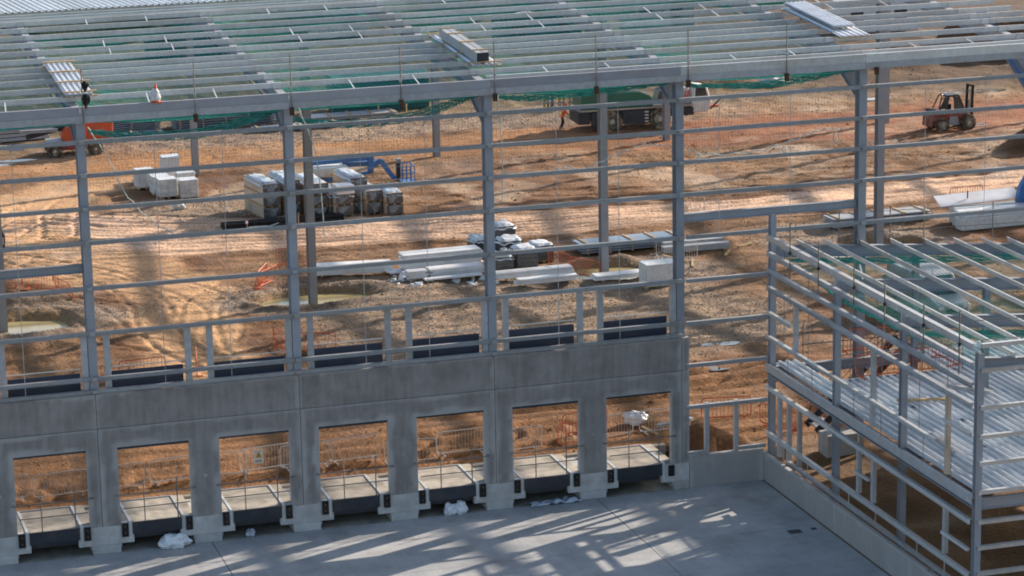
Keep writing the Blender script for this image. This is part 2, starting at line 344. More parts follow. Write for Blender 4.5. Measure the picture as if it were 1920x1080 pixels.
sky_sheen = sstep(.60, .66, vnoise(x, y*1.6, .35, 53, 4))*sstep(47, 52, y)*(1-sstep(66, 74, y)); c = mixm(c, sky_sheen, C3(.46, .38, .31), .45)  # sky reflection on wet ground, painted as pale patches in the soil colour
c = mixm(c, M_far*(1-.8*M_gr), C3(.19, .15, .085)*(.6+.7*big), .85)
c = mixm(c, sstep(92, 102, y), C3(.12, .12, .085)*(.5+.9*med), .85)
for (cx, cy, rx, ry) in PUD:
    r = np.hypot((x-cx)/rx, (y-cy)/ry); c = mixm(c, 1-sstep(1.05, 1.5, r), C3(.40, .27, .13), .8)
    c = mixm(c, np.exp(-((r-1.75)/.35)**2), C3(.33, .28, .25)*(.6+.8*fin), .8)
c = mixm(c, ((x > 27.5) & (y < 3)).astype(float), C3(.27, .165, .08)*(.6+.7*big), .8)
c = mixm(c, sstep(78, 84, y)*sstep(62, 70, x), C3(.15, .09, .055)*(.7+.6*med), .8)
c = c*(1-.28*M_rough)[:, None]*(1+.1*M_road)[:, None]
c = mixm(c, M_md, C3(.135, .072, .035)*(.7+.6*med), .9)
c = mixm(c, ((x > 27.5) & (y < -.5)).astype(float), C3(.15, .09, .045)*(.6+.7*big), .8)  # shade below the metal deck, painted into the soil as a darker brown
c = c*np.array([[1.06, .94, .80]])
c = np.clip(c*.9*(.86+.28*sstep(.3, .7, vnoise(x, y, .5, 71, 4, .7)))[:, None], 0.01, .9)
wet = (sstep(.60, .72, vnoise(x, y, .3, 61, 4))*(M_road+.5*M_rough)).clip(0, 1)
ca = me.color_attributes.new('soil', 'FLOAT_COLOR', 'POINT'); ca.data.foreach_set('color', np.concatenate([c, wet[:, None]], 1).ravel().astype(np.float32))
ground = D.objects.new('ground', me); COL.objects.link(ground); tag(ground, 'rutted orange brown building site soil', kind='structure')
gm = D.materials.new('site_soil'); gm.use_nodes = True; n = gm.node_tree; L = n.links; b = n.nodes['Principled BSDF']
at = n.nodes.new('ShaderNodeAttribute'); at.attribute_name = 'soil'; geo = n.nodes.new('ShaderNodeNewGeometry')
def noise_n(scale, det=5, ro=.6, vec=None):
    q = n.nodes.new('ShaderNodeTexNoise'); q.inputs['Scale'].default_value = scale; q.inputs['Detail'].default_value = det; q.inputs['Roughness'].default_value = ro
    L.new(vec or geo.outputs['Position'], q.inputs['Vector']); return q
n1 = noise_n(6, 6, .7); rp = n.nodes.new('ShaderNodeValToRGB'); rp.color_ramp.elements[0].position = .3; rp.color_ramp.elements[1].position = .72
rp.color_ramp.elements[0].color = (.62, .60, .58, 1); rp.color_ramp.elements[1].color = (1.35, 1.35, 1.35, 1); L.new(n1.outputs['Fac'], rp.inputs[0])
mx = n.nodes.new('ShaderNodeMixRGB'); mx.blend_type = 'MULTIPLY'; mx.inputs[0].default_value = 1; L.new(at.outputs['Color'], mx.inputs[1]); L.new(rp.outputs[0], mx.inputs[2])
L.new(mx.outputs[0], b.inputs['Base Color'])
rr = n.nodes.new('ShaderNodeMapRange'); rr.inputs[3].default_value = .92; rr.inputs[4].default_value = .38; L.new(at.outputs['Alpha'], rr.inputs[0]); L.new(rr.outputs[0], b.inputs['Roughness'])
b.inputs['Specular IOR Level'].default_value = .35
n2 = noise_n(3.2, 8, .7); vo = n.nodes.new('ShaderNodeTexVoronoi'); vo.inputs['Scale'].default_value = 5.5; L.new(geo.outputs['Position'], vo.inputs['Vector'])
b1 = n.nodes.new('ShaderNodeBump'); b1.inputs['Strength'].default_value = .6; b1.inputs['Distance'].default_value = .16; L.new(n2.outputs['Fac'], b1.inputs['Height'])
b2 = n.nodes.new('ShaderNodeBump'); b2.inputs['Strength'].default_value = .3; b2.inputs['Distance'].default_value = .08; L.new(vo.outputs['Distance'], b2.inputs['Height']); L.new(b1.outputs[0], b2.inputs['Normal'])
L.new(b2.outputs[0], b.inputs['Normal']); me.materials.append(gm)
GZ = z.reshape(nx, ny)
def gz(px, py):
    i = int(np.clip(np.searchsorted(GX, px)-1, 0, nx-2)); j = int(np.clip(np.searchsorted(GY, py)-1, 0, ny-2))
    a = (px-GX[i])/(GX[i+1]-GX[i]); b_ = (py-GY[j])/(GY[j+1]-GY[j])
    return float((GZ[i, j]*(1-a)+GZ[i+1, j]*a)*(1-b_)+(GZ[i, j+1]*(1-a)+GZ[i+1, j+1]*a)*b_)
# loose stones and clods
GR = M_gr.reshape(nx, ny); RG = M_rough.reshape(nx, ny)
def scatter(name, mt, cnt, field, lo, hi, smin, smax, label, seed):
    rg = random.Random(seed); mb = MB(); k = 0; tries = 0
    while k < cnt and tries < cnt*12:
        tries += 1; px = rg.uniform(*lo); py = rg.uniform(*hi)
        if (px < 24.3 and py < 3.2) or (px < 27.8 and py < .4): continue
        i = int(np.searchsorted(GX, px)-1); j = int(np.searchsorted(GY, py)-1)
        if rg.random() > field[i, j]: continue
        s = rg.uniform(smin, smax)*(1+.6*(rg.random()**6)); zz = gz(px, py); a = rg.uniform(0, 6.28)
        vs = [(px+s*math.cos(a+t*1.571)*rg.uniform(.7, 1.3), py+s*math.sin(a+t*1.571)*rg.uniform(.7, 1.3), zz-s*.1) for t in range(4)]
        vs.append((px+rg.uniform(-.3, .3)*s, py+rg.uniform(-.3, .3)*s, zz+s*rg.uniform(.6, 1.0)))
        mb.add(vs, [(0, 1, 4), (1, 2, 4), (2, 3, 4), (3, 0, 4)]); k += 1
    return tag(mb.build(name, mt), label, 'ground', kind='stuff')
scatter('gravel', M['stone'], 20000, GR, (-4, 60), (3.5, 86), .025, .065, 'pale grey brown gravel scattered round the column bases', 3)
scatter('soil_clods', M['clod'], 9000, RG, (-4, 85), (3.2, 92), .03, .08, 'lumps of brown clay churned up by machines', 4)
# ------------------------------------------------------------------ puddles
def puddle(cx, cy, rx, ry, zz, mt, seed):
    mb = MB(); N = 40; pts = []
    for k in range(N):
        a = 2*PI*k/N; r = 1+.22*mnoise.noise(Vector((math.cos(a)*1.3+seed, math.sin(a)*1.3, seed*.7))); pts.append((cx+rx*r*math.cos(a), cy+ry*r*math.sin(a), zz))
    mb.add(pts+[(cx, cy, zz)], [(k, (k+1) % N, N) for k in range(N)])
    o = mb.build('puddle', mt); o['kind'] = 'structure'; return o
for i, (cx, cy, rx, ry) in enumerate(PUD): puddle(cx, cy, rx*1.25, ry*1.25, -.56, M['murky'], i)
for i, (cx, cy, rx, ry) in enumerate([(6, 78.9, 2.2, .9), (4, 77.8, 3.0, .5), (68.5, 79.2, 1.6, .5), (76.4, 79.5, 2.6, .7), (32.1, 18.2, .35, .3), (33.1, 18.1, .6, .35), (31, 14.1, .6, .4)]): puddle(cx, cy, rx, ry, gz(cx, cy)+.012, M['puddle'], 20+i)

# ------------------------------------------------------------------ concrete yard
YZ = -1.21
ym = D.materials.new('brushed_concrete'); ym.use_nodes = True; n = ym.node_tree; L = n.links; b = n.nodes['Principled BSDF']
geo = n.nodes.new('ShaderNodeNewGeometry'); n1 = noise_n(.45, 7, .6)
mp = n.nodes.new('ShaderNodeMapping'); mp.inputs['Rotation'].default_value = (0, 0, R(12)); mp.inputs['Scale'].default_value = (9, .5, 1); L.new(geo.outputs['Position'], mp.inputs[0]); n2 = noise_n(1.2, 4, .6, mp.outputs[0])
r1 = n.nodes.new('ShaderNodeValToRGB'); r1.color_ramp.elements[0].position = .32; r1.color_ramp.elements[1].position = .7; r1.color_ramp.elements[0].color = (.29, .295, .30, 1); r1.color_ramp.elements[1].color = (.47, .462, .45, 1); L.new(n1.outputs['Fac'], r1.inputs[0])
r2 = n.nodes.new('ShaderNodeValToRGB'); r2.color_ramp.elements[0].color = (.86, .86, .86, 1); r2.color_ramp.elements[1].color = (1.14, 1.14, 1.14, 1); L.new(n2.outputs['Fac'], r2.inputs[0])
mx = n.nodes.new('ShaderNodeMixRGB'); mx.blend_type = 'MULTIPLY'; mx.inputs[0].default_value = 1; L.new(r1.outputs[0], mx.inputs[1]); L.new(r2.outputs[0], mx.inputs[2]); n4 = noise_n(.7, 9, .7); r4 = n.nodes.new('ShaderNodeValToRGB'); r4.color_ramp.elements[0].position = .52; r4.color_ramp.elements[1].position = .70; r4.color_ramp.elements[1].color = (.55, .55, .55, 1); L.new(n4.outputs['Fac'], r4.inputs[0])
mx4 = n.nodes.new('ShaderNodeMixRGB'); L.new(r4.outputs[0], mx4.inputs[0]); L.new(mx.outputs[0], mx4.inputs[1]); mx4.inputs[2].default_value = (.23, .20, .17, 1)
mp5 = n.nodes.new('ShaderNodeMapping'); mp5.inputs['Rotation'].default_value = (0, 0, R(-8)); mp5.inputs['Scale'].default_value = (.12, 2.2, 1); L.new(geo.outputs['Position'], mp5.inputs[0]); n5 = noise_n(1.1, 3, .5, mp5.outputs[0])
r5 = n.nodes.new('ShaderNodeValToRGB'); r5.color_ramp.elements[0].position = .6; r5.color_ramp.elements[1].position = .72; r5.color_ramp.elements[1].color = (.3, .3, .3, 1); L.new(n5.outputs['Fac'], r5.inputs[0])
mx5 = n.nodes.new('ShaderNodeMixRGB'); L.new(r5.outputs[0], mx5.inputs[0]); L.new(mx4.outputs[0], mx5.inputs[1]); mx5.inputs[2].default_value = (.46, .44, .41, 1)
L.new(mx5.outputs[0], b.inputs['Base Color'])
b.inputs['Roughness'].default_value = .75
bp = n.nodes.new('ShaderNodeBump'); bp.inputs['Strength'].default_value = .25; bp.inputs['Distance'].default_value = .02; L.new(n2.outputs['Fac'], bp.inputs['Height']); L.new(bp.outputs[0], b.inputs['Normal'])
yard = D.objects.new('concrete_yard', None); COL.objects.link(yard); yard['kind'] = 'structure'
base = MB().box(-40, 27.6, -40, 2.9, -1.6, YZ-.05).build('yard_base', M['concd'], yard)
xs = [-40, -27.75, -11.75, 4.25, 20.25, 27.55]; ys = [-40, -24.6, -18.4, -12.3, -6.2, 0.0]
for i in range(len(xs)-1):
    for j in range(len(ys)-1):
        MB().box(xs[i]+.02, xs[i+1]-.02, ys[j]+.012, ys[j+1]-.012, -1.55, YZ+random.uniform(-.002, .002)).build('concrete_slab', ym, yard)
MB().box(-40, 24.2, 0.02, 2.85, -1.55, YZ-.004).build('dock_pit_floor', M['concd'], yard)

# ------------------------------------------------------------------ precast panels with paler edges
pm = D.materials.new('precast_concrete'); pm.use_nodes = True; n = pm.node_tree; L = n.links; b = n.nodes['Principled BSDF']
geo = n.nodes.new('ShaderNodeNewGeometry'); at = n.nodes.new('ShaderNodeAttribute'); at.attribute_name = 'edge'
n1 = noise_n(.9, 8, .65); mp = n.nodes.new('ShaderNodeMapping'); mp.inputs['Scale'].default_value = (3, 3, .35); L.new(geo.outputs['Position'], mp.inputs[0]); n2 = noise_n(1.4, 5, .6, mp.outputs[0])
r1 = n.nodes.new('ShaderNodeValToRGB'); r1.color_ramp.elements[0].position = .36; r1.color_ramp.elements[1].position = .64; r1.color_ramp.elements[0].color = (.21, .19, .182, 1); r1.color_ramp.elements[1].color = (.30, .275, .262, 1); L.new(n1.outputs['Fac'], r1.inputs[0])
r2 = n.nodes.new('ShaderNodeValToRGB'); r2.color_ramp.elements[0].position = .35; r2.color_ramp.elements[1].position = .7; r2.color_ramp.elements[0].color = (.84, .83, .82, 1); r2.color_ramp.elements[1].color = (1.1, 1.1, 1.1, 1); L.new(n2.outputs['Fac'], r2.inputs[0])
mx = n.nodes.new('ShaderNodeMixRGB'); mx.blend_type = 'MULTIPLY'; mx.inputs[0].default_value = 1; L.new(r1.outputs[0], mx.inputs[1]); L.new(r2.outputs[0], mx.inputs[2])
mx2 = n.nodes.new('ShaderNodeMixRGB'); L.new(at.outputs['Fac'], mx2.inputs[0]); L.new(mx.outputs[0], mx2.inputs[1]); mx2.inputs[2].default_value = (.42, .41, .40, 1)
L.new(mx2.outputs[0], b.inputs['Base Color']); b.inputs['Roughness'].default_value = .85
bp = n.nodes.new('ShaderNodeBump'); bp.inputs['Strength'].default_value = .2; bp.inputs['Distance'].default_value = .02; L.new(n1.outputs['Fac'], bp.inputs['Height']); L.new(bp.outputs[0], b.inputs['Normal'])
def panel(name, parent, x0, x1, z0, z1, y0, y1, holes, seed, axis='x', ring=.15, pale=0):
    """slab with rectangular holes, front face finely gridded so the paler rims follow its edges"""
    st = .11
    xsn = sorted(set([x0, x1]+[v for h in holes for v in h[:2]])); zsn = sorted(set([z0, z1]+[v for h in holes for v in h[2:]]))
    def sub(a):
        o = []
        for p, q in zip(a[:-1], a[1:]):
            k = max(1, int((q-p)/st)); o += [p+(q-p)*i/k for i in range(k)]
        return o+[a[-1]]
    xg = sub(xsn); zg = sub(zsn); vs = []; fs = []; vid = {}
    def inh(xc, zc): return any(h[0] < xc < h[1] and h[2] < zc < h[3] for h in holes)
    def V(i, j, s):
        if (i, j, s) not in vid: vid[(i, j, s)] = len(vs); vs.append((xg[i], y0 if s == 0 else y1, zg[j]))
        return vid[(i, j, s)]
    nxx, nzz = len(xg)-1, len(zg)-1
    solid = lambda i, j: 0 <= i < nxx and 0 <= j < nzz and not inh((xg[i]+xg[i+1])/2, (zg[j]+zg[j+1])/2)
    for i in range(nxx):
        for j in range(nzz):
            if not solid(i, j): continue
            fs.append((V(i, j, 0), V(i+1, j, 0), V(i+1, j+1, 0), V(i, j+1, 0))); fs.append((V(i, j, 1), V(i, j+1, 1), V(i+1, j+1, 1), V(i+1, j, 1)))
            if not solid(i-1, j): fs.append((V(i, j, 0), V(i, j+1, 0), V(i, j+1, 1), V(i, j, 1)))
            if not solid(i+1, j): fs.append((V(i+1, j, 0), V(i+1, j, 1), V(i+1, j+1, 1), V(i+1, j+1, 0)))
            if not solid(i, j-1): fs.append((V(i, j, 0), V(i, j, 1), V(i+1, j, 1), V(i+1, j, 0)))
            if not solid(i, j+1): fs.append((V(i, j+1, 0), V(i+1, j+1, 0), V(i+1, j+1, 1), V(i, j+1, 1)))
    A = np.array(vs); px, pz = A[:, 0], A[:, 2]
    d = np.minimum(np.minimum(px-x0, x1-px), 9)
    d = np.minimum(d, (z1-pz)*1.6)
    for h in holes:
        dx = np.maximum(np.maximum(h[0]-px, px-h[1]), 0); dz = np.maximum(np.maximum(h[2]-pz, pz-h[3]), 0); d = np.minimum(d, np.hypot(dx, dz)*.85)
    nn = vnoise(px+seed*3.1, pz, 1.1, 300+seed, 4)
    e = (1-sstep(ring*.45, ring*1.25, d+(nn-.5)*.5))*(.35+.85*vnoise(px, pz+seed, .7, 310+seed, 3))
    e = np.clip(e*.72+pale, 0, .9)
    if axis == 'y': A = np.stack([A[:, 1], A[:, 0], A[:, 2]], 1)
    me = D.meshes.new(name); me.from_pydata([tuple(r) for r in A], [], fs)
    a = me.attributes.new('edge', 'FLOAT', 'POINT'); a.data.foreach_set('value', e.astype(np.float32))
    me.materials.append(pm); o = D.objects.new(name, me); COL.objects.link(o); o.parent = parent
    return o
wall = thing('dock_wall', 'grey precast concrete loading dock wall pierced by a row of door openings', 'wall')
OPEN = []
for k in range(-2, 3):
    X0 = 8*k; g = .012; o1 = (X0+.72, X0+3.54); o2 = (X0+4.72, X0+7.53); OPEN += [o1, o2]
    panel('portal_panel', wall, X0+g, X0+8-g, -.10, 3.85-g, 0, .24, [(*o1, -1, 3.04), (*o2, -1, 3.04)], k+5)
    panel('spandrel_panel', wall, X0+g, X0+8-g, 3.85+g, 5.24, 0, .24, [], k+15, ring=.06)
    for xc in (X0+.13, X0+4.13):
        MB().lathe([(.075, 0), (.075, .006)], (xc, -.008, 1.55), 'y', 14).build('lifting_socket', M['conc'], wall)
panel('portal_panel', wall, 24.012, 24.32, -.10, 3.84, 0, .24, [], 31); panel('spandrel_panel', wall, 24.012, 24.32, 3.86, 5.24, 0, .24, [], 32, ring=.06)
bk = MB()
for k in range(-2, 3): bk.box(8*k+.05, 8*k+7.95, .06, .2, 3.83, 3.87)
bk.build('joint_filler', M['black'], wall)
# pedestals
ped = thing('dock_pedestal', '', 'concrete pier', (0.13, 0, YZ))
MB().box(-.55, .55, -.004, 2.74, 0, .36).build('pier', M['concp'], ped, bevel=.012)
MB().box(-1.08, 1.08, -.008, .236, .36, 1.10).build('pier_head', M['concp'], ped, bevel=.012)
MB().box(-1.02, 1.02, .24, 2.74, .36, 1.0).build('pier_head', M['concp'], ped)
for s in (-1, 1): MB().box(min(s*.6, s*1.08), max(s*.6, s*1.08), -.008, .236, 1.10, 1.19).build('pier_lug', M['concp'], ped)
for s in (-1, 1):
    bmp = MB().box(s*.735-.13, s*.735+.13, -.10, -.009, .63, 1.18).build('bumper', M['black'], ped, bevel=.01)
    MB().lathe([(.016, 0), (.016, .01)], (s*.735, -.11, .78), 'y', 8).lathe([(.016, 0), (.016, .01)], (s*.735, -.11, 1.04), 'y', 8).build('bolt', M['yellow'], bmp)
pos_names = ['first', 'second', 'third', 'fourth', 'fifth', 'sixth', 'seventh', 'eighth', 'ninth', 'tenth']
pcs = [8*k+o for k in range(-1, 3) for o in (.13, 4.13)]; pcs = [p for p in pcs if p > -4.5]
near = ['at the left edge of the picture', 'between first and second openings, big crumpled bag to its right', 'between second and third openings, small bag to its right', 'between third and fourth openings, small bag to its left', 'with the two tied white bags on its right', 'between the tied white bags and white sheeting', 'right of the white sheeting']
for i, px in enumerate(pcs):
    o = ped if i == 0 else copy_tree(ped)
    o.location = (px, 0, YZ); o['label'] = 'T shaped concrete pier '+near[i]; o['group'] = 'concrete piers under the dock wall'
endp = thing('end_pier', 'pale concrete half pier carrying the right end of the dock wall', 'concrete pier', (24.0, 0, YZ))
MB().box(-.35, .31, -.004, 2.74, 0, .36).build('pier', M['concp'], endp, bevel=.012)
MB().box(-.9, .31, -.008, .236, .36, 1.10).build('pier_head', M['concp'], endp, bevel=.012)
MB().box(-.62, -.37, -.10, -.009, .63, 1.09).build('bumper', M['black'], endp, bevel=.01)
# levellers, pits, rails, doors
DOCK = [o for o in OPEN if -4 < o[0] < 24]
lev = thing('dock_leveller', '', 'dock leveller', (0, 0, 0))
MB().box(.42, 2.40, -.02, 2.66, -.06, -.02).build('platform', M['concd'], lev)
MB().box(.44, 2.38, -.06, .0, -.52, -.03).build('lip', M['dark'], lev)
MB().box(.42, 2.40, 2.665, 2.76, -.7, .02).build('rear_frame', M['steelw'], lev)
for s in (.36, 2.46): MB().box(s-.05, s+.05, -.01, 2.76, -.7, .012).build('side_frame', M['galv'], lev)
MB().box(2.52, 2.90, .245, 2.74, -.2, -.006).build('floor_strip', M['concd'], lev)
MB().box(-.08, .30, .245, 2.74, -.2, -.006).build('floor_strip', M['concd'], lev)
MB().box(.5, 2.3, .2, 2.5, -.75, -.35).build('lift_frame', M['dark'], lev)
rail = thing('guard_rail', '', 'guard rail', (0, 0, 0))
MB().tube([(-.18, -.06, 1.12), (3.0, -.06, 1.12)], .024).build('top_rail', M['pole'], rail)
MB().tube([(.10, -.06, .56), (2.74, -.06, .56)], .024).build('mid_rail', M['pole'], rail)
for q in (.95, 2.25): MB().tube([(q, -.02, -.02), (q, -.02, 1.62)], .024).build('upright', M['pole'], rail)
for q in (-.1, 2.92): MB().box(q-.03, q+.03, -.085, -.001, 1.09, 1.15).build('clamp', M['pole'], rail)
door = thing('dock_door', '', 'raised door', (0, 0, 0))
for k in range(3): MB().box(.02, 2.80, .45, .50, .002+k*.42, .415+k*.42).build('door_leaf', M['door'], door)
MB().bar((0, .47, 1.42), (2.82, .47, 1.42), .03, .03).build('door_rail', M['galv'], door)
dn = ['behind the leftmost dock opening', 'above the big crumpled bag, second from left', 'third from the left, warning sign behind it', 'fourth from the left, third before the two tied bags', 'fifth from the left, above the two tied white bags', 'sixth from the left, above the white sheeting', 'in the rightmost opening, white sack lying beyond']
zt = [6.02, 6.0, 5.96, 6.12, 6.12, 6.14, 6.12]
for i, (a, b_) in enumerate(DOCK):
    o = lev if i == 0 else copy_tree(lev); o.location = (a, 0, 0); o['label'] = 'dock leveller '+dn[i].replace('third before the two tied bags', 'left of the two tied bags'); o['group'] = 'dock levellers'
    o = rail if i == 0 else copy_tree(rail); o.location = (a, 0, 0); o['label'] = 'scaffold tube guard rail '+dn[i].replace('third before the two tied bags', 'left of the two tied bags'); o['group'] = 'guard rails across dock openings'
    o = door if i == 0 else copy_tree(door); o.location = (a, 0, zt[i]-1.26); o['label'] = 'raised dark navy door panel above the wall top, '+['leftmost of seven', 'second of seven from the left', 'third from the left, before the pale track', 'fourth, just right of the second facade column', 'fifth, left of the third facade column', 'sixth, just right of the third facade column', 'rightmost of seven'][i]; o['group'] = 'raised dock doors'
    MB().box(a+.01, b_-.01, .12, .28, 2.93-.02*(i % 2), 3.035).build('lintel_channel', M['dark'], wall)
# back edge of dock slab
MB().box(-16, 24.3, 2.78, 3.05, -1.5, -.12).build('dock_back_wall', M['concd'], wall)

# low retaining walls
rw1 = thing('low_wall', 'low precast concrete wall closing the inner corner of the yard', 'wall')
panel('wall_panel', rw1, 24.33, 27.60, YZ, .16, -.0, .24, [], 41, ring=.1, pale=.5)
rw2 = thing('retaining_wall', 'long stained concrete retaining wall along the right side of the yard', 'wall')
ye = [-.0, -7.3, -14.3, -22, -34]
for i in range(4): panel('wall_panel', rw2, ye[i+1]+.01, ye[i]-.01+(.24 if i == 0 else 0), YZ, -.02, 27.61, 27.79, [], 42+i, axis='y', ring=.1, pale=.5)

# ------------------------------------------------------------------ warehouse frame
fr = thing('warehouse_frame', 'large grey steel frame of the unfinished warehouse with open roof and walls', 'building frame')
NX = list(range(-16, 97, 8)); Y1 = 34.46; YR = Y1/2; Y2 = 69.0; SL = .06; ZE = 16.40
def roofz(yy):
    yy = yy % Y1 if yy < Y2+.01 else Y1
    return ZE+SL*(yy if yy <= YR else Y1-yy)
colm = MB()
for (a0, a1, b0, b1) in ((-.165, .165, .10, .125), (-.165, .165, .555, .58), (-.011, .011, .125, .555)): colm.box(a0, a1, b0, b1, -.35, 16.05)
colm.box(-.2, .2, .06, .62, -.38, -.35)
col0 = colm.build('facade_column', M['steel'], fr)
col0.location = (-16, 0, 0)
for X_ in NX[1:]: inst(col0, (X_, 0, 0))
icm = MB()
for (a0, a1, b0, b1) in ((-.2, .2, -.24, -.215), (-.2, .2, .215, .24), (-.013, .013, -.215, .215)): icm.box(a0, a1, b0, b1, -.75, 15.8)
ic = icm.build('valley_column', M['steelw'], fr); ic.location = (-16, Y1, 0)
for X_ in range(0, 97, 16): inst(ic, (X_+.35, Y1, 0))
for X_ in range(-16, 97, 16): inst(ic, (X_+.9, Y2+1.0, 0))
# extra braced column beside C5
# rafters
rf = MB(); rf.ibeam((0, .12, ZE-.21), (0, YR, ZE+SL*YR-.21),   .30, .52, .022, .015); raf = rf.build('rafter', M['galvd'], fr); raf.location = (-16, 0, 0)  # painted steel in a paler metal: sunlit top flange put into the colour
rf = MB(); rf.ibeam((0, YR, ZE+SL*YR-.21), (0, Y1, ZE-.21),   .30, .52, .022, .015); raf2 = rf.build('rafter', M['steel'], fr); raf2.location = (-16, 0, 0)
for X_ in NX[1:]: inst(raf, (X_, 0, 0)); inst(raf2, (X_, 0, 0))
for X_ in NX[3:]: inst(raf, (X_, Y1, 0)); inst(raf2, (X_, Y1, 0))
hm = MB(); hm.add([(-.02, .58, 15.65), (-.02, .58, 14.55), (-.02, 3.2, 15.8), (.02, .58, 15.65), (.02, .58, 14.55), (.02, 3.2, 15.8)], [(0, 1, 2), (3, 5, 4), (0, 3, 4, 1), (1, 4, 5, 2), (2, 5, 3, 0)])
hm.bar((0, .58, 14.54), (0, 3.2, 15.79), .22, .03)
hn = hm.build('haunch', M['steel'], fr); hn.location = (-16, 0, 0)
for X_ in NX[1:]: inst(hn, (X_, 0, 0))
# purlins: Z sections
def zsec(h=.20, f=.06, t=.012): return [(-f, h/2-t), (-f, h/2), (t, h/2), (t, -h/2+t), (f, -h/2+t), (f, -h/2), (0, -h/2), (0, h/2-t)]
def zpurl(x0, x1, dy=0): return MB().prism([(-a, b) for a, b in zsec()], (x0, 0, -.10), (x1, 0, -.10), (0, 1, 0))
PY = [2.05, 3.70, 5.32, 6.48, 7.65, 9.25, 10.85, 12.48, 13.98, 15.6, 17.05]
p8 = zpurl(0.015, 7.985).build('purlin', M['galv'], fr); first = True
for yy in PY:
    for X_ in NX[:8]:
        if first: p8.location = (X_, yy, roofz(yy)); first = False
        else:
            q_ = inst(p8, (X_, yy, roofz(yy)))
            if X_ == 40: q_.scale = (.3, 1, 1)
pl = zpurl(0, 112).build('purlin_line', M['galv'], fr); first = True
back = [Y1-v for v in PY]+[Y1+v for v in PY]+[2*Y1-v for v in PY]
for yy in back:
    if first: pl.location = (-16, yy, roofz(yy)); first = False
    else: inst(pl, (-16 if yy < Y1 else 0, yy, roofz(yy)))
# purlin cleats on rafters, shiny bolted plates
ck = MB().box(-.17, .17, -.035, .05, -.20, .012).build('purlin_cleat', M['galv'], fr); first = True
for X_ in NX[:8]:
    for yy in PY:
        if first: ck.location = (X_, yy-.03, roofz(yy)); first = False
        else: inst(ck, (X_, yy-.03, roofz(yy)))
# sag bars
sb = {}
for gi, (a, b_) in enumerate([(0.35, PY[0]), (PY[5], PY[6]), (PY[6], PY[7]), (PY[9], PY[10])]):
    dx = .10*(b_-a)
    o0 = MB().bar((0, a, roofz(a)-.05), (dx, b_, roofz(b_)-.05), .045, .02).build('sag_bar', M['galv'], fr); fs_ = True
    for X_ in NX[:8]:
        for t in (2.7, 5.3):
            if fs_: o0.location = (X_+t, 0, 0); fs_ = False
            else: inst(o0, (X_+t, 0, 0))
# eaves members
for X_ in NX[:8]:
    MB().prism([(0, -.22), (.13, -.22), (.13, -.205), (.012, -.205), (.012, .2), (.13, .2), (.13, .215), (0, .215)], (X_+.01, -.10, ZE-.17), (X_+7.99, -.10, ZE-.17), (0, 1, 0)).build('eaves_beam', M['steelw'] if X_ < 24 else M['galv'], fr)
    MB().box(X_+.006, X_+7.994, -.14, -.104, ZE-.56, ZE-.30).build('eaves_angle', M['galvd'], fr)
for X_ in NX[:8]:
    if X_ >= 16: MB().prism([(-.06, .1), (.06, .1), (.06, .115), (-.05, .115), (-.05, -.1), (-.06, -.1)], (X_+.01, .42, ZE+.0), (X_+7.99, .42, ZE+.0), (0, 1, 0)).build('gutter_rail', M['galv'], fr)
# valley beam
MB().ibeam((0, Y1, 15.8), (96, Y1, 15.8), .25, .6).build('valley_beam', M['steel'], fr)
MB().ibeam((0, Y2, 15.8), (96, Y2, 15.8), .25, .6).build('valley_beam', M['steel'], fr)
# girts
def girt(xa, xb, zz, mt='galvr', h=.15):
    return MB().prism([(-.09, h/2-.012), (-.09, h/2), (.08, h/2), (.08, h/2-.012), (-.02, h/2-.012), (-.02, -h/2), (-.09, -h/2), (-.09, -h/2+.012), (-.032, -h/2+.012), (-.032, h/2-.012)], (xa, 0.0, zz), (xb, 0.0, zz), (0, 1, 0)).build('wall_rail', M[mt], fr)
for i in range(len(NX[:8])):
    X_ = NX[i]
    if X_ >= 40: break
    for zz in (11.2, 12.53, 13.80, 15.09): girt(X_+.01, X_+7.99, zz)
    if X_ < 24:
        for zz in (5.36, 5.86, 7.65, 9.43): girt(X_+.01, X_+7.99, zz)
for zz in (7.62, 5.83, 4.04, 2.27): girt(24.2, 27.76, zz)
girt(24.2, 40, 9.43); girt(24.95, 24.2, .28); girt(26.45, 27.7, .30)
for xa, xb in ((-8, 0), (24, 32)): MB().ibeam((xa+.17, .34, 10.34), (xb-.17, .34, 10.34), .22, .34, .02, .015).build('brace_beam', M['steel'], fr)
for xx in (25.12, 26.42): MB().box(xx-.09, xx+.09, .02, .2, .17, 2.36).build('wall_post', M['galvd'], fr)
for (a, b_) in OPEN:
    for xx in (a-.16, b_+.16): MB().box(xx-.115, xx+.115, .12, .30, 5.24, 7.62).build('door_post', M['galvd'], fr)
rc = MB().box(-.11, .11, -.012, .012, -.06, .07).build('rail_cleat', M['galvr'], fr); fs_ = True
for X_ in NX[1:7]:
    for zz in (5.36, 5.86, 7.65, 9.43, 11.2, 12.53, 13.80, 15.09):
        if X_ > 24 and zz < 9: continue
        if fs_: rc.location = (X_, -.107, zz); fs_ = False
        else: inst(rc, (X_, -.107, zz))
sr = MB().tube([(0, .03, 5.3), (0, .03, 15.2)], .013, 5).build('sag_rod', M['galvd'], fr); fs_ = True
for X_ in NX[1:5]:
    for t in (2.75, 5.35):
        if X_ >= 24: continue
        if fs_: sr.location = (X_+t, 0, 0); fs_ = False
        else: inst(sr, (X_+t, 0, 0))
sr2 = MB().tube([(0, .03, 9.5), (0, .03, 15.2)], .013, 5).build('sag_rod', M['galvd'], fr); sr2.location = (25.65, 0, 0)
for q in (28.75, 34.75, 37.5): inst(sr2, (q, 0, 0))
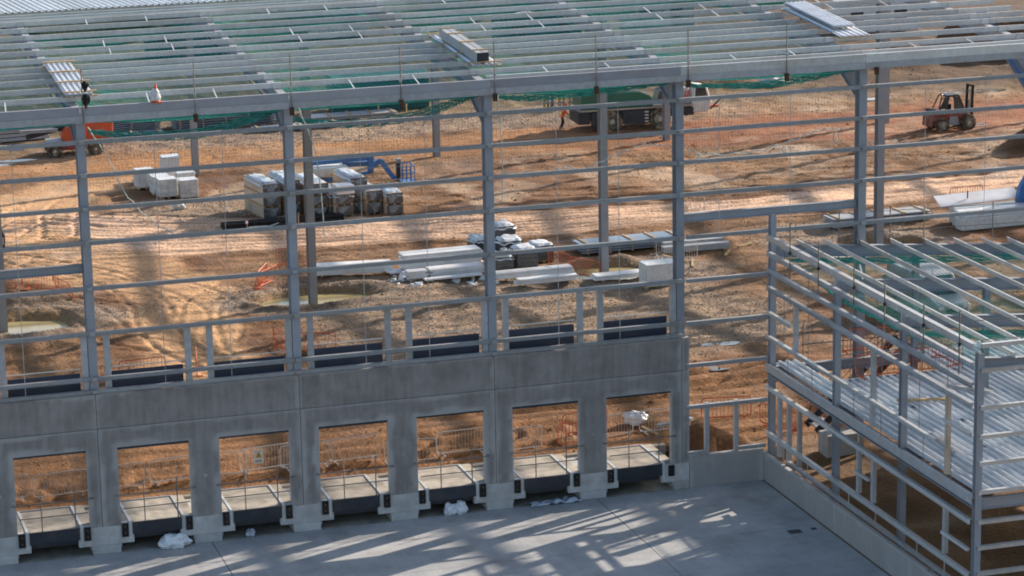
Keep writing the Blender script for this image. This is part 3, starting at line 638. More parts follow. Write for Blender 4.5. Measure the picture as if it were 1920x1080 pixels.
# diagonal cable ties
# roof sheeting already laid, back slope
def corr(w_, L_, pitch=.3, h=.04, t=.0):
    mb = MB(); k = int(w_/pitch); pr = []
    for i in range(k):
        for a, b_ in ((0, 0), (.35, 0), (.47, h), (.73, h), (.85, 0)): pr.append(((i+a)*pitch, b_))
    pr.append((k*pitch, 0)); n_ = len(pr)
    vs = [(a, 0, b_) for a, b_ in pr]+[(a, L_, b_) for a, b_ in pr]+[(a, 0, b_-.012) for a, b_ in pr]+[(a, L_, b_-.012) for a, b_ in pr]
    fs = [(i, i+1, i+1+n_, i+n_) for i in range(n_-1)]+[(i+2*n_, i+3*n_, i+1+3*n_, i+1+2*n_) for i in range(n_-1)]+[(i, i+2*n_, i+1+2*n_, i+1) for i in range(n_-1)]
    return mb.add(vs, fs)
rs = corr(1.2, 12.6, .3, .05)
rso = rs.build('roof_sheet', M['sheet'], fr); rso.rotation_euler = (-math.atan(SL), 0, 0); rso.location = (-20, 21.75, roofz(21.75)+.02)
for k in range(1, 28): q = inst(rso, (-20+1.2*k, 21.75, roofz(21.75)+.02)); q.rotation_euler = (-math.atan(SL), 0, 0)

# ------------------------------------------------------------------ safety nets
def net(name, corners, nu, nv, sag, r, mt, label, cat='net', group=None, wob=.0, seed=0):
    """corners p00,p10,p11,p01; strands in both directions hanging in a sag"""
    P00, P10, P11, P01 = [Vector(c) for c in corners]; mb = MB()
    def pt(u, v):
        p = P00*(1-u)*(1-v)+P10*u*(1-v)+P11*u*v+P01*(1-u)*v
        s = sag*4*(u*(1-u))**.8*(4*v*(1-v))**.6*.7
        nn = mnoise.noise(Vector((p.x*.35+seed, p.y*.35, p.z*.35)))
        return p+Vector((wob*nn, wob*mnoise.noise(Vector((p.z*.4, p.x*.4, seed))), -s+wob*.4*nn))
    def strand(f, n_):
        pts = [f(i/n_) for i in range(n_+1)]; vs = []; fs = []
        for i, p in enumerate(pts):
            d = (pts[min(i+1, n_)]-pts[max(i-1, 0)]).normalized(); a = d.orthogonal().normalized()*r; b_ = d.cross(a)
            vs += [p+a, p-a*.5+b_*.87, p-a*.5-b_*.87]
        for i in range(n_):
            for k in range(3): fs.append((i*3+k, i*3+(k+1) % 3, (i+1)*3+(k+1) % 3, (i+1)*3+k))
        mb.add(vs, fs)
    for i in range(nu+1): strand(lambda t, u=i/nu: pt(u, t), 14)
    for j in range(nv+1): strand(lambda t, v=j/nv: pt(t, v), 12)
    nb = MB()
    for e in ([pt(i/16, 0) for i in range(17)], [pt(i/16, 1) for i in range(17)], [pt(0, i/16) for i in range(17)], [pt(1, i/16) for i in range(17)]): nb.tube(e, r*2.6, 5)
    t = thing(name, label, cat, (0, 0, 0), 0, group)
    o = mb.build('mesh', M[mt], t); nb.build('border_rope', M[mt] if mt == 'net' else M['rope'], t)
    return t
for k, X_ in enumerate((-8, 0, 8, 16, 24)):
    lab = ['beyond the left picture edge side', 'in the traffic cone bay', 'in the bay left of the grey beam stack', 'in the bay right of the grey beam stack', 'in the bay left of the white sheet stack', 'in the bay right of the white sheet stack'][k]
    if X_ == -8: lab = 'in the leftmost roof bay'
    net('safety_net', [(X_+.2, .6, 15.7), (X_+7.8, .6, 15.7), (X_+7.8, 17, 16.6), (X_+.2, 17, 16.6)], 40, 84, .9, .012, 'net', 'green net under the front roof slope '+lab, group='green safety nets under the roof', wob=.25, seed=k*7)
for k, X_ in enumerate((0, 8, 16, 24, 32)):
    net('safety_net', [(X_+.2, 17.6, 16.6), (X_+7.8, 17.6, 16.6), (X_+7.8, 34, 15.6), (X_+.2, 34, 15.6)], 36, 76, 1.2, .02, 'net', 'green net under the far roof slope, '+['behind the leftmost traffic cone bay', 'second bay from left', 'middle bay', 'fourth bay', 'fifth bay'][k], group='green safety nets under the roof', wob=.3, seed=k*5+3)
# nets hanging vertically behind the facade
for X_, zb, zb2, lab in ((16, 12.9, 13.4, 'third and fourth facade columns before the crane'), (24, 12.8, 13.3, 'fourth and fifth facade columns'), (8, 13.2, 13.0, 'second and third facade columns'), (0, 13.0, 13.3, 'first and second facade columns')):
    net('hanging_net', [(X_+.3, .75, zb), (X_+7.8, .75, zb2), (X_+7.8, .75, 15.8), (X_+.3, .75, 15.8)], 58, 24, .25, .002, 'netd', 'fine dark net hanging between '+lab, group='fine nets hanging behind the facade', wob=.12, seed=X_)
# pale rope garlands along their lower borders
def garland(pts, label, loops=()):
    t = thing('rope', label, 'rope'); P_ = spline(pts, 8)
    P_ = [(a, b_, c_+.05*math.sin(i*1.9)) for i, (a, b_, c_) in enumerate(P_)]
    MB().tube(P_, .022, 5).build('rope_line', M['rope'], t)
    for (lx, lz, r) in loops: MB().tube([(lx+r*.55*math.sin(a), .55, lz-r+r*math.cos(a)) for a in np.linspace(0, 2*PI, 14)], .022, 5).build('rope_loop', M['rope'], t)
garland([(16.6, .6, 12.55), (18.6, .6, 12.45), (19.4, .6, 12.6), (20.0, .6, 12.45), (21.5, .6, 12.95), (22.6, .6, 13.25), (23.2, .6, 13.2), (23.9, .6, 13.1)], 'sagging pale rope between the third and fourth facade columns, in front of the crane')
garland([(24.3, .6, 13.2), (24.9, .6, 12.75), (27.1, .6, 12.6), (29.0, .6, 12.95), (30.3, .6, 13.3), (31.3, .6, 13.3)], 'wavy pale rope with a hanging loop between the fourth and fifth facade columns', [(31.0, 13.2, .24), (28.7, 12.75, .12), (25.0, 12.7, .1)])
garland([(16.45, .3, 15.85), (16.55, .3, 14.5), (16.6, .3, 13.0), (16.55, .3, 11.4)], 'pale rope hanging straight down beside the third facade column')
garland([(8.4, .3, 15.9), (9.0, .3, 14.2), (9.2, .3, 12.6), (9.3, .3, 10.6)], 'pale knotted rope hanging beside the second facade column')
garland([(.3, .3, 15.6), (1.0, .3, 14.4), (1.7, .3, 12.8), (3.1, .3, 11.4), (4.6, .3, 11.1), (7.5, .3, 11.3)], 'long slack pale rope drooping across the first bay by the orange boom lift')
# folded green net bundles draped behind the eaves
def drape(pts, w_, label, seed):
    t = thing('net_bundle', label, 'net'); mb = MB(); P_ = spline(pts, 10); n_ = len(P_)
    for q in range(9):
        mb.tube([(a+random.uniform(-.02, .02), b_+.05*math.sin(q*2.1), c_-w_*q/9*(.4+.9*math.sin(PI*i/(n_-1)))+.03*math.sin(i*2.3+q)) for i, (a, b_, c_) in enumerate(P_)], .022, 4)
    for i in range(0, n_-1):
        for s in (0, .5): a, b_, c_ = P_[i]; mb.bar((a+s*.2, b_, c_+.02), (a+s*.2+.08, b_+.05, c_-w_*(.4+.9*math.sin(PI*i/(n_-1)))), .02, .02)
    mb.build('netting', M['net'], t)
drape([(.4, .8, 15.4), (2, .8, 15.2), (4.5, .8, 15.15), (6.5, .8, 15.5), (7.8, .8, 15.75)], .30, 'thick roll of teal netting sagging below the eaves in the first bay', 1)
drape([(8.3, .8, 15.3), (10.5, .8, 15.05), (13, .8, 15.2), (14.6, .8, 15.55), (15.8, .8, 15.8)], .28, 'roll of teal netting sagging below the eaves in the second bay', 2)
drape([(24.5, .8, 15.55), (27.5, .8, 15.45), (30, .8, 15.6), (31.8, .8, 15.8)], .22, 'roll of teal netting below the eaves in the fourth bay', 3)
drape([(16.3, .8, 15.65), (18, .8, 15.55), (21, .8, 15.65), (23.8, .8, 15.7)], .2, 'roll of teal netting below the eaves in the third bay, above the crane', 5)

# guard posts on the eaves
gp = thing('guard_post', '', 'guard post', (0, 0, 0)); MB().tube([(0, 0, -.45), (0, 0, 1.86)], .024, 6).build('pole', M['pole'], gp)
MB().box(-.085, .085, -.07, .06, -.5, -.2).build('clamp', M['rust'], gp, bevel=.01)
for q in (.55, 1.35): MB().box(-.05, .05, -.05, .05, q-.04, q+.04).build('bracket', M['galvd'], gp)
lab = ['beside the traffic cone, right of the first column', 'above the second facade column', 'midway between second and third columns', 'above the third facade column by the grey beam stack', 'above the crane, between third and fourth columns', 'above the fourth facade column', 'midway between fourth and fifth columns', 'above the fifth facade column']
for i, xx in enumerate([4.35, 8.08, 12.41, 16.2, 20.39, 24.26, 28.49, 32.44]):
    o = gp if i == 0 else copy_tree(gp); o.location = (xx, -.19, 16.1); o['label'] = 'scaffold post clamped to the eaves '+lab[i]; o['group'] = 'guard posts along the eaves'
    if i == 7:
        for c_ in list(o.children):
            if not c_.name.startswith('clamp'): D.objects.remove(c_)
        o['label'] = 'rusty clamp without a post on the eaves right of the fifth column'
gp2 = thing('guard_post', 'pole above the first facade column with two black cloths tied on', 'guard post', (0.1, -.19, 16.1))
MB().tube([(0, 0, -.3), (0, 0, 1.8)], .024, 6).build('pole', M['pole'], gp2)
def cloth(label, x_, z_, w_, h_, seed):
    t = thing('black_cloth', label, 'cloth', (x_, -.24, z_)); mb = MB(); n_ = 7
    for i in range(n_+1):
        for j in range(n_+1):
            u = i/n_-.5; v = j/n_; ww = w_*(.35+1.0*math.sin(PI*min(1, v*1.1+.08)))
            mb.v.append((u*ww+.05*mnoise.noise(Vector((u*5, v*4, seed))), .07*mnoise.noise(Vector((u*6, v*5, seed+4)))-.04*math.cos(u*7), -v*h_))
    mb.f = [(i*(n_+1)+j, (i+1)*(n_+1)+j, (i+1)*(n_+1)+j+1, i*(n_+1)+j+1) for i in range(n_) for j in range(n_)]
    mb.build('fabric', M['black'], t, smooth=True)
cloth('upper black cloth tied to the pole above the roof sheet stack', .22, 17.45, .22, .42, 1); cloth('lower black cloth bundle tied to the pole above the roof sheet stack', .22, 16.95, .26, .55, 2)
# traffic cone in a white bag
cn = thing('traffic_cone', 'orange traffic cone with a white bag pulled over it on the eaves', 'traffic cone', (2.9, .0, 16.42))
MB().box(-.2, .2, -.2, .2, 0, .04).build('base', M['orange'], cn); MB().lathe([(.15, .04), (.11, .25), (.05, .62), (.03, .72)], (0, 0, 0), 'z', 14).build('cone', M['orange'], cn)
bg_ = MB().lathe([(.19, .08), (.20, .2), (.16, .40), (.09, .52)], (-.02, 0, 0), 'z', 12).jitter(.02, 3).build('bag', M['bagw'], cn)

# stacks of sheets on the roof
def sheets_on_roof(label, x_, y0, y1, w_, layers, tilt, mt='sheet', bat=True, rzz=0):
    t = thing('roof_sheet_stack', label, 'sheet stack', (x_, y0, roofz(y0)+.02)); t.rotation_euler = (math.atan(SL), 0, rzz)
    zz = .05
    for yb in np.linspace(.15, y1-y0-.15, 4): MB().box(-.1, w_+.15, yb-.05, yb+.05, 0, .05).build('batten', M['wood'], t)
    for k in range(layers): c_ = corr(w_, y1-y0, w_/5, .035).build('sheet', M[mt], t); c_.location = (random.uniform(-.02, .02), random.uniform(-.04, .04), zz); zz += .022
    if bat:
        for yb in np.linspace(.15, y1-y0-.15, 4): MB().box(-.1, w_+.15, yb-.05, yb+.05, zz+.035, zz+.08).build('batten', M['wood'], t)
    return t, zz
sheets_on_roof('stack of pale roof sheets with timber battens beside the two black cloths', -.25, 1.7, 7.6, 1.05, 4, 0)
t_, zz = sheets_on_roof('low stack of roof sheets under the grey beams above the third column', 16.0, 2.3, 8.6, 1.15, 3, 0, bat=True)
t2 = thing('beam_stack', 'strapped bundle of grey steel trays lying on the roof sheet stack', 'steel bundle', (16.25, 2.5, roofz(2.5)+.17)); t2.rotation_euler = (math.atan(SL), 0, .02)
for k in range(2): MB().box(k*.27+.01, k*.27+.26, 0, 5.2, .0, .40).build('steel_tray', M['galvd'], t2, bevel=.01)
for yy in (.5, 2.2, 3.9, 5.0): MB().box(-.06, .6, yy-.035, yy+.035, .402, .44).build('strap', M['wood'], t2)
MB().box(.02, .52, -.02, -.004, .02, .38).build('end_cap', M['dark'], t2)
t_, zz = sheets_on_roof('lower course of white roof sheets above the fifth column', 32.3, 3.2, 9.6, 1.35, 3, 0, mt='white', bat=False)
tt = thing('roof_sheet_stack', 'upper ribbed white roof sheets lying on top of the stack above the fifth column', 'sheet stack', (32.45, 4.3, roofz(4.3)+.25)); tt.rotation_euler = (math.atan(SL), 0, 0)
for k in range(4): c_ = corr(1.2, 5.4, .2, .035).build('sheet', M['white'], tt); c_.location = (0, 0, k*.025)

# ------------------------------------------------------------------ right hand building frame
of = thing('office_frame', 'two storey galvanised steel frame with ribbed metal floor on the right', 'building frame')
XR = 27.92; RY = [0, -6.54, -12.66, -18.95]
def icol(par, x_, y_, z0, z1, w_=.25, mt='steel'):
    mb = MB()
    for (a0, a1, b0, b1) in ((-w_/2, w_/2, -w_/2, -w_/2+.016), (-w_/2, w_/2, w_/2-.016, w_/2), (-.009, .009, -w_/2+.016, w_/2-.016)): mb.box(x_+a0, x_+a1, y_+b0, y_+b1, z0, z1)
    return mb.build('column', M[mt], par)
icol(of, XR+.05, 0, -.3, 10.1); icol(of, XR+.1, RY[1], -.3, 8.3); icol(of, XR+.1, RY[2], -.3, 8.3); icol(of, XR+.05, RY[3], -.3, 8.95)
for yy in RY[1:3]: MB().box(XR-.02, XR+.14, yy-.06, yy+.06, 8.3, 9.1).build('stub_post', M['steel'], of)
for X_ in (34.4, 40.5):
    for yy in RY: icol(of, X_, yy, -.3, 8.1 if X_ < 36 else 7.6)
def yrail(z_, h=.18, w_=.1, y0=0.0, y1=-18.95, x_=27.74, mt='galvd', lab='wall_rail'):
    mb = MB(); segs = [v for v in [0, -6.54, -12.66, -18.95]]
    for a, b_ in zip(segs[:-1], segs[1:]):
        aa = min(a, y0)-.01; bb = max(b_, y1)+.01
        if aa <= bb: continue
        MB().prism([(-.08, h/2-.012), (-.08, h/2), (w_-.02, h/2), (w_-.02, h/2-.012), (-.01, h/2-.012), (-.01, -h/2), (-.08, -h/2), (-.08, -h/2+.012), (-.022, -h/2+.012), (-.022, h/2-.012)], (x_, aa, z_), (x_, bb, z_), (1, 0, 0)).build(lab, M[mt], of)
for z_ in (7.79, 7.06, 2.83, .84): yrail(z_, mt='galvd' if z_ > 3 else 'galv')
yrail(8.50, .2); yrail(9.16, .26, .14, mt='galv', lab='eaves_channel'); yrail(.22, .14, y0=-2.4)
yrail(6.0, .16, y0=0, y1=-2.6, mt='galv'); yrail(4.98, .14, y0=0, y1=-16.0, mt='galv')
MB().ibeam((27.98, .1, 3.70), (27.98, -19.05, 3.70), .2, .45).build('floor_edge_beam', M['steel'], of)
MB().box(27.72, 27.98, -19.05, .05, 3.705, 3.72).build('edge_trim', M['galv'], of); MB().box(27.70, 27.72, -19.05, .05, 3.50, 3.86).build('edge_trim', M['galvd'], of)
for (yy, z0, z1) in ((-2.65, 4.95, 7.0), (-10.2, 3.9, 7.0), (-16.65, 3.9, 7.0), (-1.0, .05, 2.75), (-3.1, .05, 2.75), (-9.0, .9, 2.75), (-10.35, .9, 2.75), (-16.6, .9, 2.75), (-2.0, .05, 2.75)):
    MB().box(27.84, 28.0, yy-.1, yy+.1, z0, z1).build('wall_post', M['galvd'] if yy != -16.65 else M['board'], of)  # one steel post uses the tan board colour to paint in its sunlit look
MB().box(27.68, 27.8, -10.3, -9.0, 1.75, 1.85).build('wall_rail', M['galv'], of); MB().box(27.68, 27.8, -18.8, -16.7, 1.7, 1.82).build('wall_rail', M['galv'], of); MB().box(27.68, 27.8, -18.8, -16.7, 5.9, 6.02).build('wall_rail', M['galv'], of)
for yy in (-1.8, -4.3, -8.4, -10.9, -14.6, -16.9):
    MB().tube([(27.76, yy, .85), (27.76, yy, .15)], .016, 5).build('sag_rod', M['galv'], of); MB().tube([(27.76, yy, 4.95), (27.76, yy, 9.1)], .014, 5).build('sag_rod', M['pole'], of); MB().tube([(27.8, yy-.3, 3.7), (27.8, yy-.3, 5.0)], .014, 5).build('sag_rod', M['pole'], of)
# front (near) face rails
for z_ in (9.24, 8.35, 7.0, 5.95, 4.97, 3.93, 2.83, 1.88, .92):
    MB().prism([(-.09, .068), (-.09, .08), (.08, .08), (.08, .068), (-.02, .068), (-.02, -.08), (-.032, -.08), (-.032, .068)], (27.95, -19.12, z_), (44, -19.12, z_), (0, 1, 0)).build('wall_rail', M['galv'], of)
MB().ibeam((28.1, -18.95, 3.66), (44, -18.95, 3.66), .2, .4).build('floor_beam', M['steelw'], of)
# roof beams and purlins
def bz(x_): return 8.78-.075*(x_-28)
for yy in RY:
    MB().ibeam((28.05, yy, bz(28.05)), (44, yy, bz(44)), .24, .46, .022, .014).build('roof_beam', M['steel'], of)
for yy in (-6.54, -12.66): MB().ibeam((28.05, yy, 3.66), (44, yy, 3.66), .24, .42).build('floor_beam', M['steel'], of)
MB().ibeam((28.05, 0.0, 3.66), (44, 0.0, 3.66), .24, .42).build('floor_beam', M['steel'], of)
q0 = MB().prism(zsec(.20, .065, .010), (0, .35, .11), (0, -19.2, .11), (1, 0, 0)).build('roof_purlin', M['galv'], of); fs_ = True
for x_ in (29.2, 30.4, 31.9, 33.4, 34.9, 36.3, 37.6, 38.8, 40.1, 41.5):
    if fs_: q0.location = (x_, 0, bz(x_)); fs_ = False
    else: inst(q0, (x_, 0, bz(x_)))
for x_, ya, yb in ((29.2, -6.5, -4.2), (36.0, -13, -11.2), (32, -6.5, -5)): MB().bar((x_, ya, bz(x_)-.4), (x_+.8, yb, bz(x_)+.02), .07, .05).build('knee_brace', M['galv'], of)
# metal deck with stair opening
dk = None
OPX0, OPX1, OPY0, OPY1 = 29.4, 34.6, -3.6, -.1
def deck_strip(x_, ya, yb):
    o = corr(1.0, yb-ya, .333, .085).build('deck_sheet', M['deck'], of); o.location = (x_, ya, 3.80); return o
dA = deck_strip(28.1, -18.9, -.02)
for k in range(1, 16):
    x_ = 28.1+k
    if OPX0 < x_+.5 < OPX1-.3:
        if dk is None: dk = deck_strip(x_, -18.9, OPY0)
        else: inst(dk, (x_, -18.9, 3.80))
    else: inst(dA, (x_, -18.9, 3.80))
MB().ibeam((OPX0, OPY0, 3.85), (OPX1, OPY0, 3.85), .1, .3).build('trimmer_beam', M['galvd'], of)
for p in ((30.5, -8.2), (31.5, -10.5), (33.7, -9.0), (30.7, -14), (33, -15.5), (35.4, -12), (29.6, -11.8), (32.4, -12.6), (36, -15)): MB().box(p[0]-.06, p[0]+.06, p[1]-.09, p[1]+.09, 3.856, 3.885).build('fixing_clip', M['dark'], of)
# sloping roof net
net('roof_safety_net', [(28.3, -.5, 8.35), (43.5, -.5, 7.3), (43.5, -18.7, 7.3), (28.3, -18.7, 8.35)], 70, 84, .35, .0055, 'net', 'green net spread below the roof of the right hand frame', wob=.2, seed=44)
drape([(28.6, -.3, 8.2), (33, -.3, 7.9), (38, -.3, 7.6), (43, -.3, 7.3)], .2, 'gathered green net edge along the rear roof beam of the right hand frame', 8)
drape([(28.3, -12.9, 8.2), (31, -12.9, 8.0), (34.5, -12.9, 7.7)], .25, 'gathered green net edge along the nearer roof beam of the right hand frame', 9)
drape([(28.2, -3, 8.3), (28.2, -6.5, 8.0), (28.2, -10, 8.1), (28.2, -14, 8.15), (28.2, -18, 8.2)], .10, 'gathered green net edge along the eaves of the right hand frame', 10)
# guard posts + wires round that roof
gl = ['nearest the tall rear corner column', 'second from the rear corner', 'third from the rear corner', 'fourth from the rear corner', 'fifth from the rear corner', 'by the near corner column']
for i, (yy, zt_) in enumerate(((-2.72, 10.3), (-5.6, 10.15), (-9.0, 10.1), (-11.8, 9.9), (-15.15, 9.9), (-18.05, 10.3))):
    t = thing('roof_guard_post', 'slim guard post on the right hand eaves, '+gl[i], 'guard post', (27.62, yy, 8.0), 0, 'guard posts on the right hand frame')
    MB().tube([(0, 0, .0), (0, 0, zt_-8.0)], .026, 6).build('pole', M['pole'], t)
    MB().box(-.04, .04, -.045, .045, 1.0, 1.12).build('clamp', M['rust'], t)
bl = ['behind the rear corner column', 'left of the tall white panel pile', 'before the white wrapped panels', 'at the right picture edge']
for i, (xx, z0, z1) in enumerate(((33.3, 8.0, 10.0), (34.85, 8.0, 9.9), (31.0, 8.2, 9.9), (38.0, 7.8, 9.8))):
    t = thing('roof_guard_post', 'slim guard post on the rear roof beam '+bl[i], 'guard post', (xx, .18, 7.9), 0, 'guard posts on the right hand frame'); MB().tube([(0, 0, 0), (0, 0, z1-7.9)], .024, 6).build('pole', M['pole'], t)
gw = thing('guard_wires', 'thin guard wires strung between posts behind the right hand roof', 'wire')
for zz in (9.9, 9.05): MB().tube([(28.0, .18, zz), (44, .18, zz-.35)], .013, 5).build('wire', M['pole'], gw)
for zz in (9.9, 9.2): MB().tube([(28.1, -18.2, zz), (44, -18.4, zz-.3)], .013, 5).build('wire', M['pole'], gw)
# stair below deck
st = thing('steel_stair', 'dark steel stair rising under the metal floor from a concrete block', 'stairs', (30.2, 1.0, -.3))
for yy in (0, 1.1): MB().bar((.2, yy, .6), (4.4, yy, 4.1), .06, .28, side=(0, 1, 0)).build('stringer', M['dark'], st)
for k in range(14): MB().box(.3+k*.29, .56+k*.29, .03, 1.07, .68+k*.242, .71+k*.242).build('tread', M['galvd'], st)
for yy in (0, 1.1):
    MB().tube([(.2, yy, 1.6), (4.4, yy, 5.1)], .02).tube([(.2, yy, 1.15), (4.4, yy, 4.65)], .015).build('handrail', M['dark'], st)
    for k in range(3): MB().tube([(.4+k*1.3, yy, .8+k*1.08), (.4+k*1.3, yy, 1.8+k*1.08)], .018).build('baluster', M['dark'], st)
cb = thing('concrete_block', 'square pale concrete block at the foot of the steel stair', 'concrete block', (30.6, -.4, -.3)); MB().box(-.5, .9, -.5, .5, 0, .95).build('block', M['conc'], cb, bevel=.02)

# ------------------------------------------------------------------ things on the yard
def bag(name, label, cat, loc, size, seed, mt='plast', rz=0):
    rg = random.Random(seed); mb = MB(); N, K = 18, 10
    for j in range(K+1):
        ph = PI*j/K
        for i in range(N):
            a = 2*PI*i/N; d = Vector((math.sin(ph)*math.cos(a), math.sin(ph)*math.sin(a), math.cos(ph)))
            r = 1+.5*mnoise.noise(d*1.6+Vector((seed, 0, 0)))+.28*abs(mnoise.noise(d*4+Vector((seed, 3, 0))))
            mb.v.append((d.x*r*size[0], d.y*r*size[1], max(0, (d.z*r*.75+.6)*size[2])))
    mb.f = [(j*N+i, j*N+(i+1) % N, (j+1)*N+(i+1) % N, (j+1)*N+i) for j in range(K) for i in range(N)]
    o = mb.build(name, M[mt], None); o.location = loc; o.rotation_euler = (0, 0, rz); return tag(o, label, cat)
bag('plastic_bag', 'big crumpled white plastic bag lying before the second dock opening', 'bag', (2.75, -.15, YZ), (.52, .34, .42), 2)
bag('plastic_bag', 'small crumpled grey bag lying before the third dock opening', 'bag', (5.85, .15, YZ), (.17, .15, .22), 5, 'plastg')
bag('tied_bag', 'left one of two tied white bags under the fifth dock opening', 'bag', (14.05, .05, YZ), (.26, .22, .36), 9)
bag('tied_bag', 'right one of two tied white bags under the fifth dock opening', 'bag', (14.48, .05, YZ), (.25, .22, .38), 13)
mb = MB()
for i in range(13):
    for j in range(6): mb.v.append((i*.18+.1*math.sin(j*1.7), j*.13, .03+.07*abs(mnoise.noise(Vector((i*.5, j*.8, 2))))*3))
mb.f = [(i*6+j, (i+1)*6+j, (i+1)*6+j+1, i*6+j+1) for i in range(12) for j in range(5)]
o = mb.build('plastic_sheeting', M['plastg']); o.location = (17.35, -.25, YZ); tag(o, 'flat heap of white plastic sheeting under the sixth dock opening', 'plastic sheet')
t = thing('drain_cover', 'small dark drain grating set in the concrete yard near the right wall', 'drain', (26.2, -6.75, YZ))
MB().box(-.32, .32, -.28, .28, 0, .012).build('frame', M['galvd'], t)
for k in range(7): MB().box(-.27, .27, -.24+k*.07, -.20+k*.07, .012, .02).build('grate_bar', M['dark'], t)
tag(MB().box(26.95, 27.15, -6.75, -6.55, YZ, YZ+.015).build('gully_cover', M['dark']), 'tiny dark gully cover between the drain grating and the right wall', 'drain')
tag(MB().box(0, .3, 0, .16, 0, .08).jitter(.02, 2).build('brick', M['conc']), 'pale stone left on the top of the long retaining wall', 'stone'); D.objects['brick'].location = (27.6, -15.9, -.02); D.objects['brick'].name = 'loose_stone'

# ------------------------------------------------------------------ barriers
def barrier(mt, nb=13, w_=2.2, h_=1.0):
    t = thing('barrier', '', 'barrier'); r = .02 if mt != 'galv' else .018
    c_ = .14; pts = [(0, 0, c_+.12), (0, 0, h_-c_), (c_*.3, 0, h_-c_*.3), (c_, 0, h_), (w_-c_, 0, h_), (w_-c_*.3, 0, h_-c_*.3), (w_, 0, h_-c_), (w_, 0, c_+.12), (w_-c_*.3, 0, .12+c_*.3), (w_-c_, 0, .12), (c_, 0, .12), (c_*.3, 0, .12+c_*.3), (0, 0, c_+.12)]
    MB().tube(pts, r*1.2, 5, cap=False).build('frame', M[mt], t)
    b0 = MB().tube([(0, 0, .13), (0, 0, h_-.01)], r*.5, 4).build('bar', M[mt], t); b0.location = (w_/nb, 0, 0)
    for k in range(2, nb): inst(b0, (w_*k/nb, 0, 0))
    for q in (.3, w_-.3): MB().bar((q, -.28, .03), (q, .28, .03), .045, .04).bar((q, 0, .03), (q, 0, .14), .04).build('foot', M[mt], t)
    return t
OB = barrier('orange'); GB = barrier('galv', 16, 2.25, 1.05)
used = {'o': 0, 'g': 0}
def put(kind, x_, y_, deg, label, group, zz=None, tilt=0):
    src = OB if kind == 'o' else GB
    o = src if not used[kind] else copy_tree(src); used[kind] = 1
    o.location = (x_, y_, gz(x_, y_)+.02 if zz is None else zz); o.rotation_euler = (tilt, 0, R(deg)); o['label'] = label; o['group'] = group
gO = 'orange plastic barriers on the site'; gG = 'galvanised pedestrian barriers behind the dock'
put('o', .2, 43.2, -8, 'orange barrier partly behind the left edge column, by the muddy pool', gO)
put('o', 2.35, 42.5, -38, 'orange barrier second from the left edge, turned towards the pool', gO)
put('o', 4.0, 40.7, -75, 'orange barrier lying askew left of the first facade column', gO, tilt=.3)
put('o', 16.05, 42.0, 2, 'orange barrier on the light track left of the second valley column', gO)
put('o', 14.0, 37.0, 66, 'tall looking orange barrier seen edge on left of the second column', gO)
put('o', 13.8, 37.2, 50, 'orange barrier leaning against another left of the second column', gO, tilt=.25)
put('o', 7.7, 21.0, 80, 'orange barrier seen end on between door posts in the second dock bay', gO)
put('o', 4.2, 21.8, 4, 'low orange barrier just over the dark doors left of the first joint', gO)
put('o', 12.3, 25.4, -80, 'orange barrier by the dark soil left of the second facade column', gO)
put('o', 12.6, 23.0, -20, 'orange barrier behind the second facade column foot', gO)
put('o', 30.0, 36.9, -75, 'orange barrier right of the black wrapped pallets', gO)
put('o', 31.0, 36.2, -60, 'orange barrier beside the muddy pool of the third valley column', gO)
put('o', 20.1, 4.6, 6, 'orange barrier seen through the sixth dock opening', gO)
put('o', 20.8, 6.1, 12, 'orange barrier at the left side of the rightmost dock opening', gO)
put('o', 27.2, 6.2, -10, 'orange barrier behind the low yard wall, left one', gO); put('o', 29.3, 4.6, -65, 'orange barrier by the rear corner column of the right frame', gO)
put('o', 30.2, 3.4, 20, 'orange barrier left of the steel stair', gO)
put('o', 56.8, 43.0, 5, 'orange barrier behind the white wrapped panels', gO)
for k, (x_, y_, dg, lb) in enumerate([(30.0, -3.9, 0, 'front left'), (32.2, -3.9, 3, 'front right'), (34.7, -3.7, 95, 'right end'), (31.0, -.0, -4, 'rear')]):
    put('o', x_, y_, dg, 'orange barrier on the metal floor round the stair opening, '+lb, 'orange barriers round the stair opening', 3.9)
lbs = ['in the leftmost dock opening', 'joining it in the leftmost opening', 'at the left of the second opening', 'at the right of the second opening', 'left in the third opening', 'carrying the warning sign', 'left in the fourth opening', 'right in the fourth opening', 'left in the fifth opening', 'right in the fifth opening', 'in the sixth opening', 'in the rightmost opening', 'right end of the rightmost opening']
for k, (x_, y_, dg) in enumerate([(-4.4, 5.0, 3), (-2.0, 5.05, 5), (.3, 5.1, 2), (2.75, 5.2, 6), (4.6, 5.6, -4), (6.5, 5.2, 8), (8.2, 5.2, 2), (10.3, 5.3, 5), (12.6, 5.0, 0), (14.9, 5.1, 3), (17.3, 4.9, 5), (21.6, 5.2, 10), (23.9, 5.0, 0)]):
    put('g', x_, y_, dg, 'grey steel pedestrian barrier '+lbs[k], gG)
put('g', 36.0, 36.3, -30, 'grey steel barrier behind the white crate, a white bag on it', gG)
# warning sign
sg = thing('warning_sign', 'white and yellow hazard triangle sign fixed to a grey barrier', 'sign', (7.25, 4.9, .28)); sg.rotation_euler = (R(-6), 0, 0)
MB().box(-.2, .2, 0, .012, 0, .58).build('board', M['cream'], sg)
MB().add([(-.14, -.003, .24), (.14, -.003, .24), (0, -.003, .49), (-.14, -.006, .24), (.14, -.006, .24), (0, -.006, .49)], [(0, 1, 2), (3, 4, 5)]).build('yellow_triangle', M['yellow'], sg)
MB().box(-.012, .012, -.01, -.006, .32, .42).box(-.012, .012, -.01, -.006, .28, .30).build('exclamation_mark', M['black'], sg)
MB().box(-.15, .15, -.006, -.002, .07, .09).box(-.15, .1, -.006, -.002, .12, .14).build('text_line', M['black'], sg)

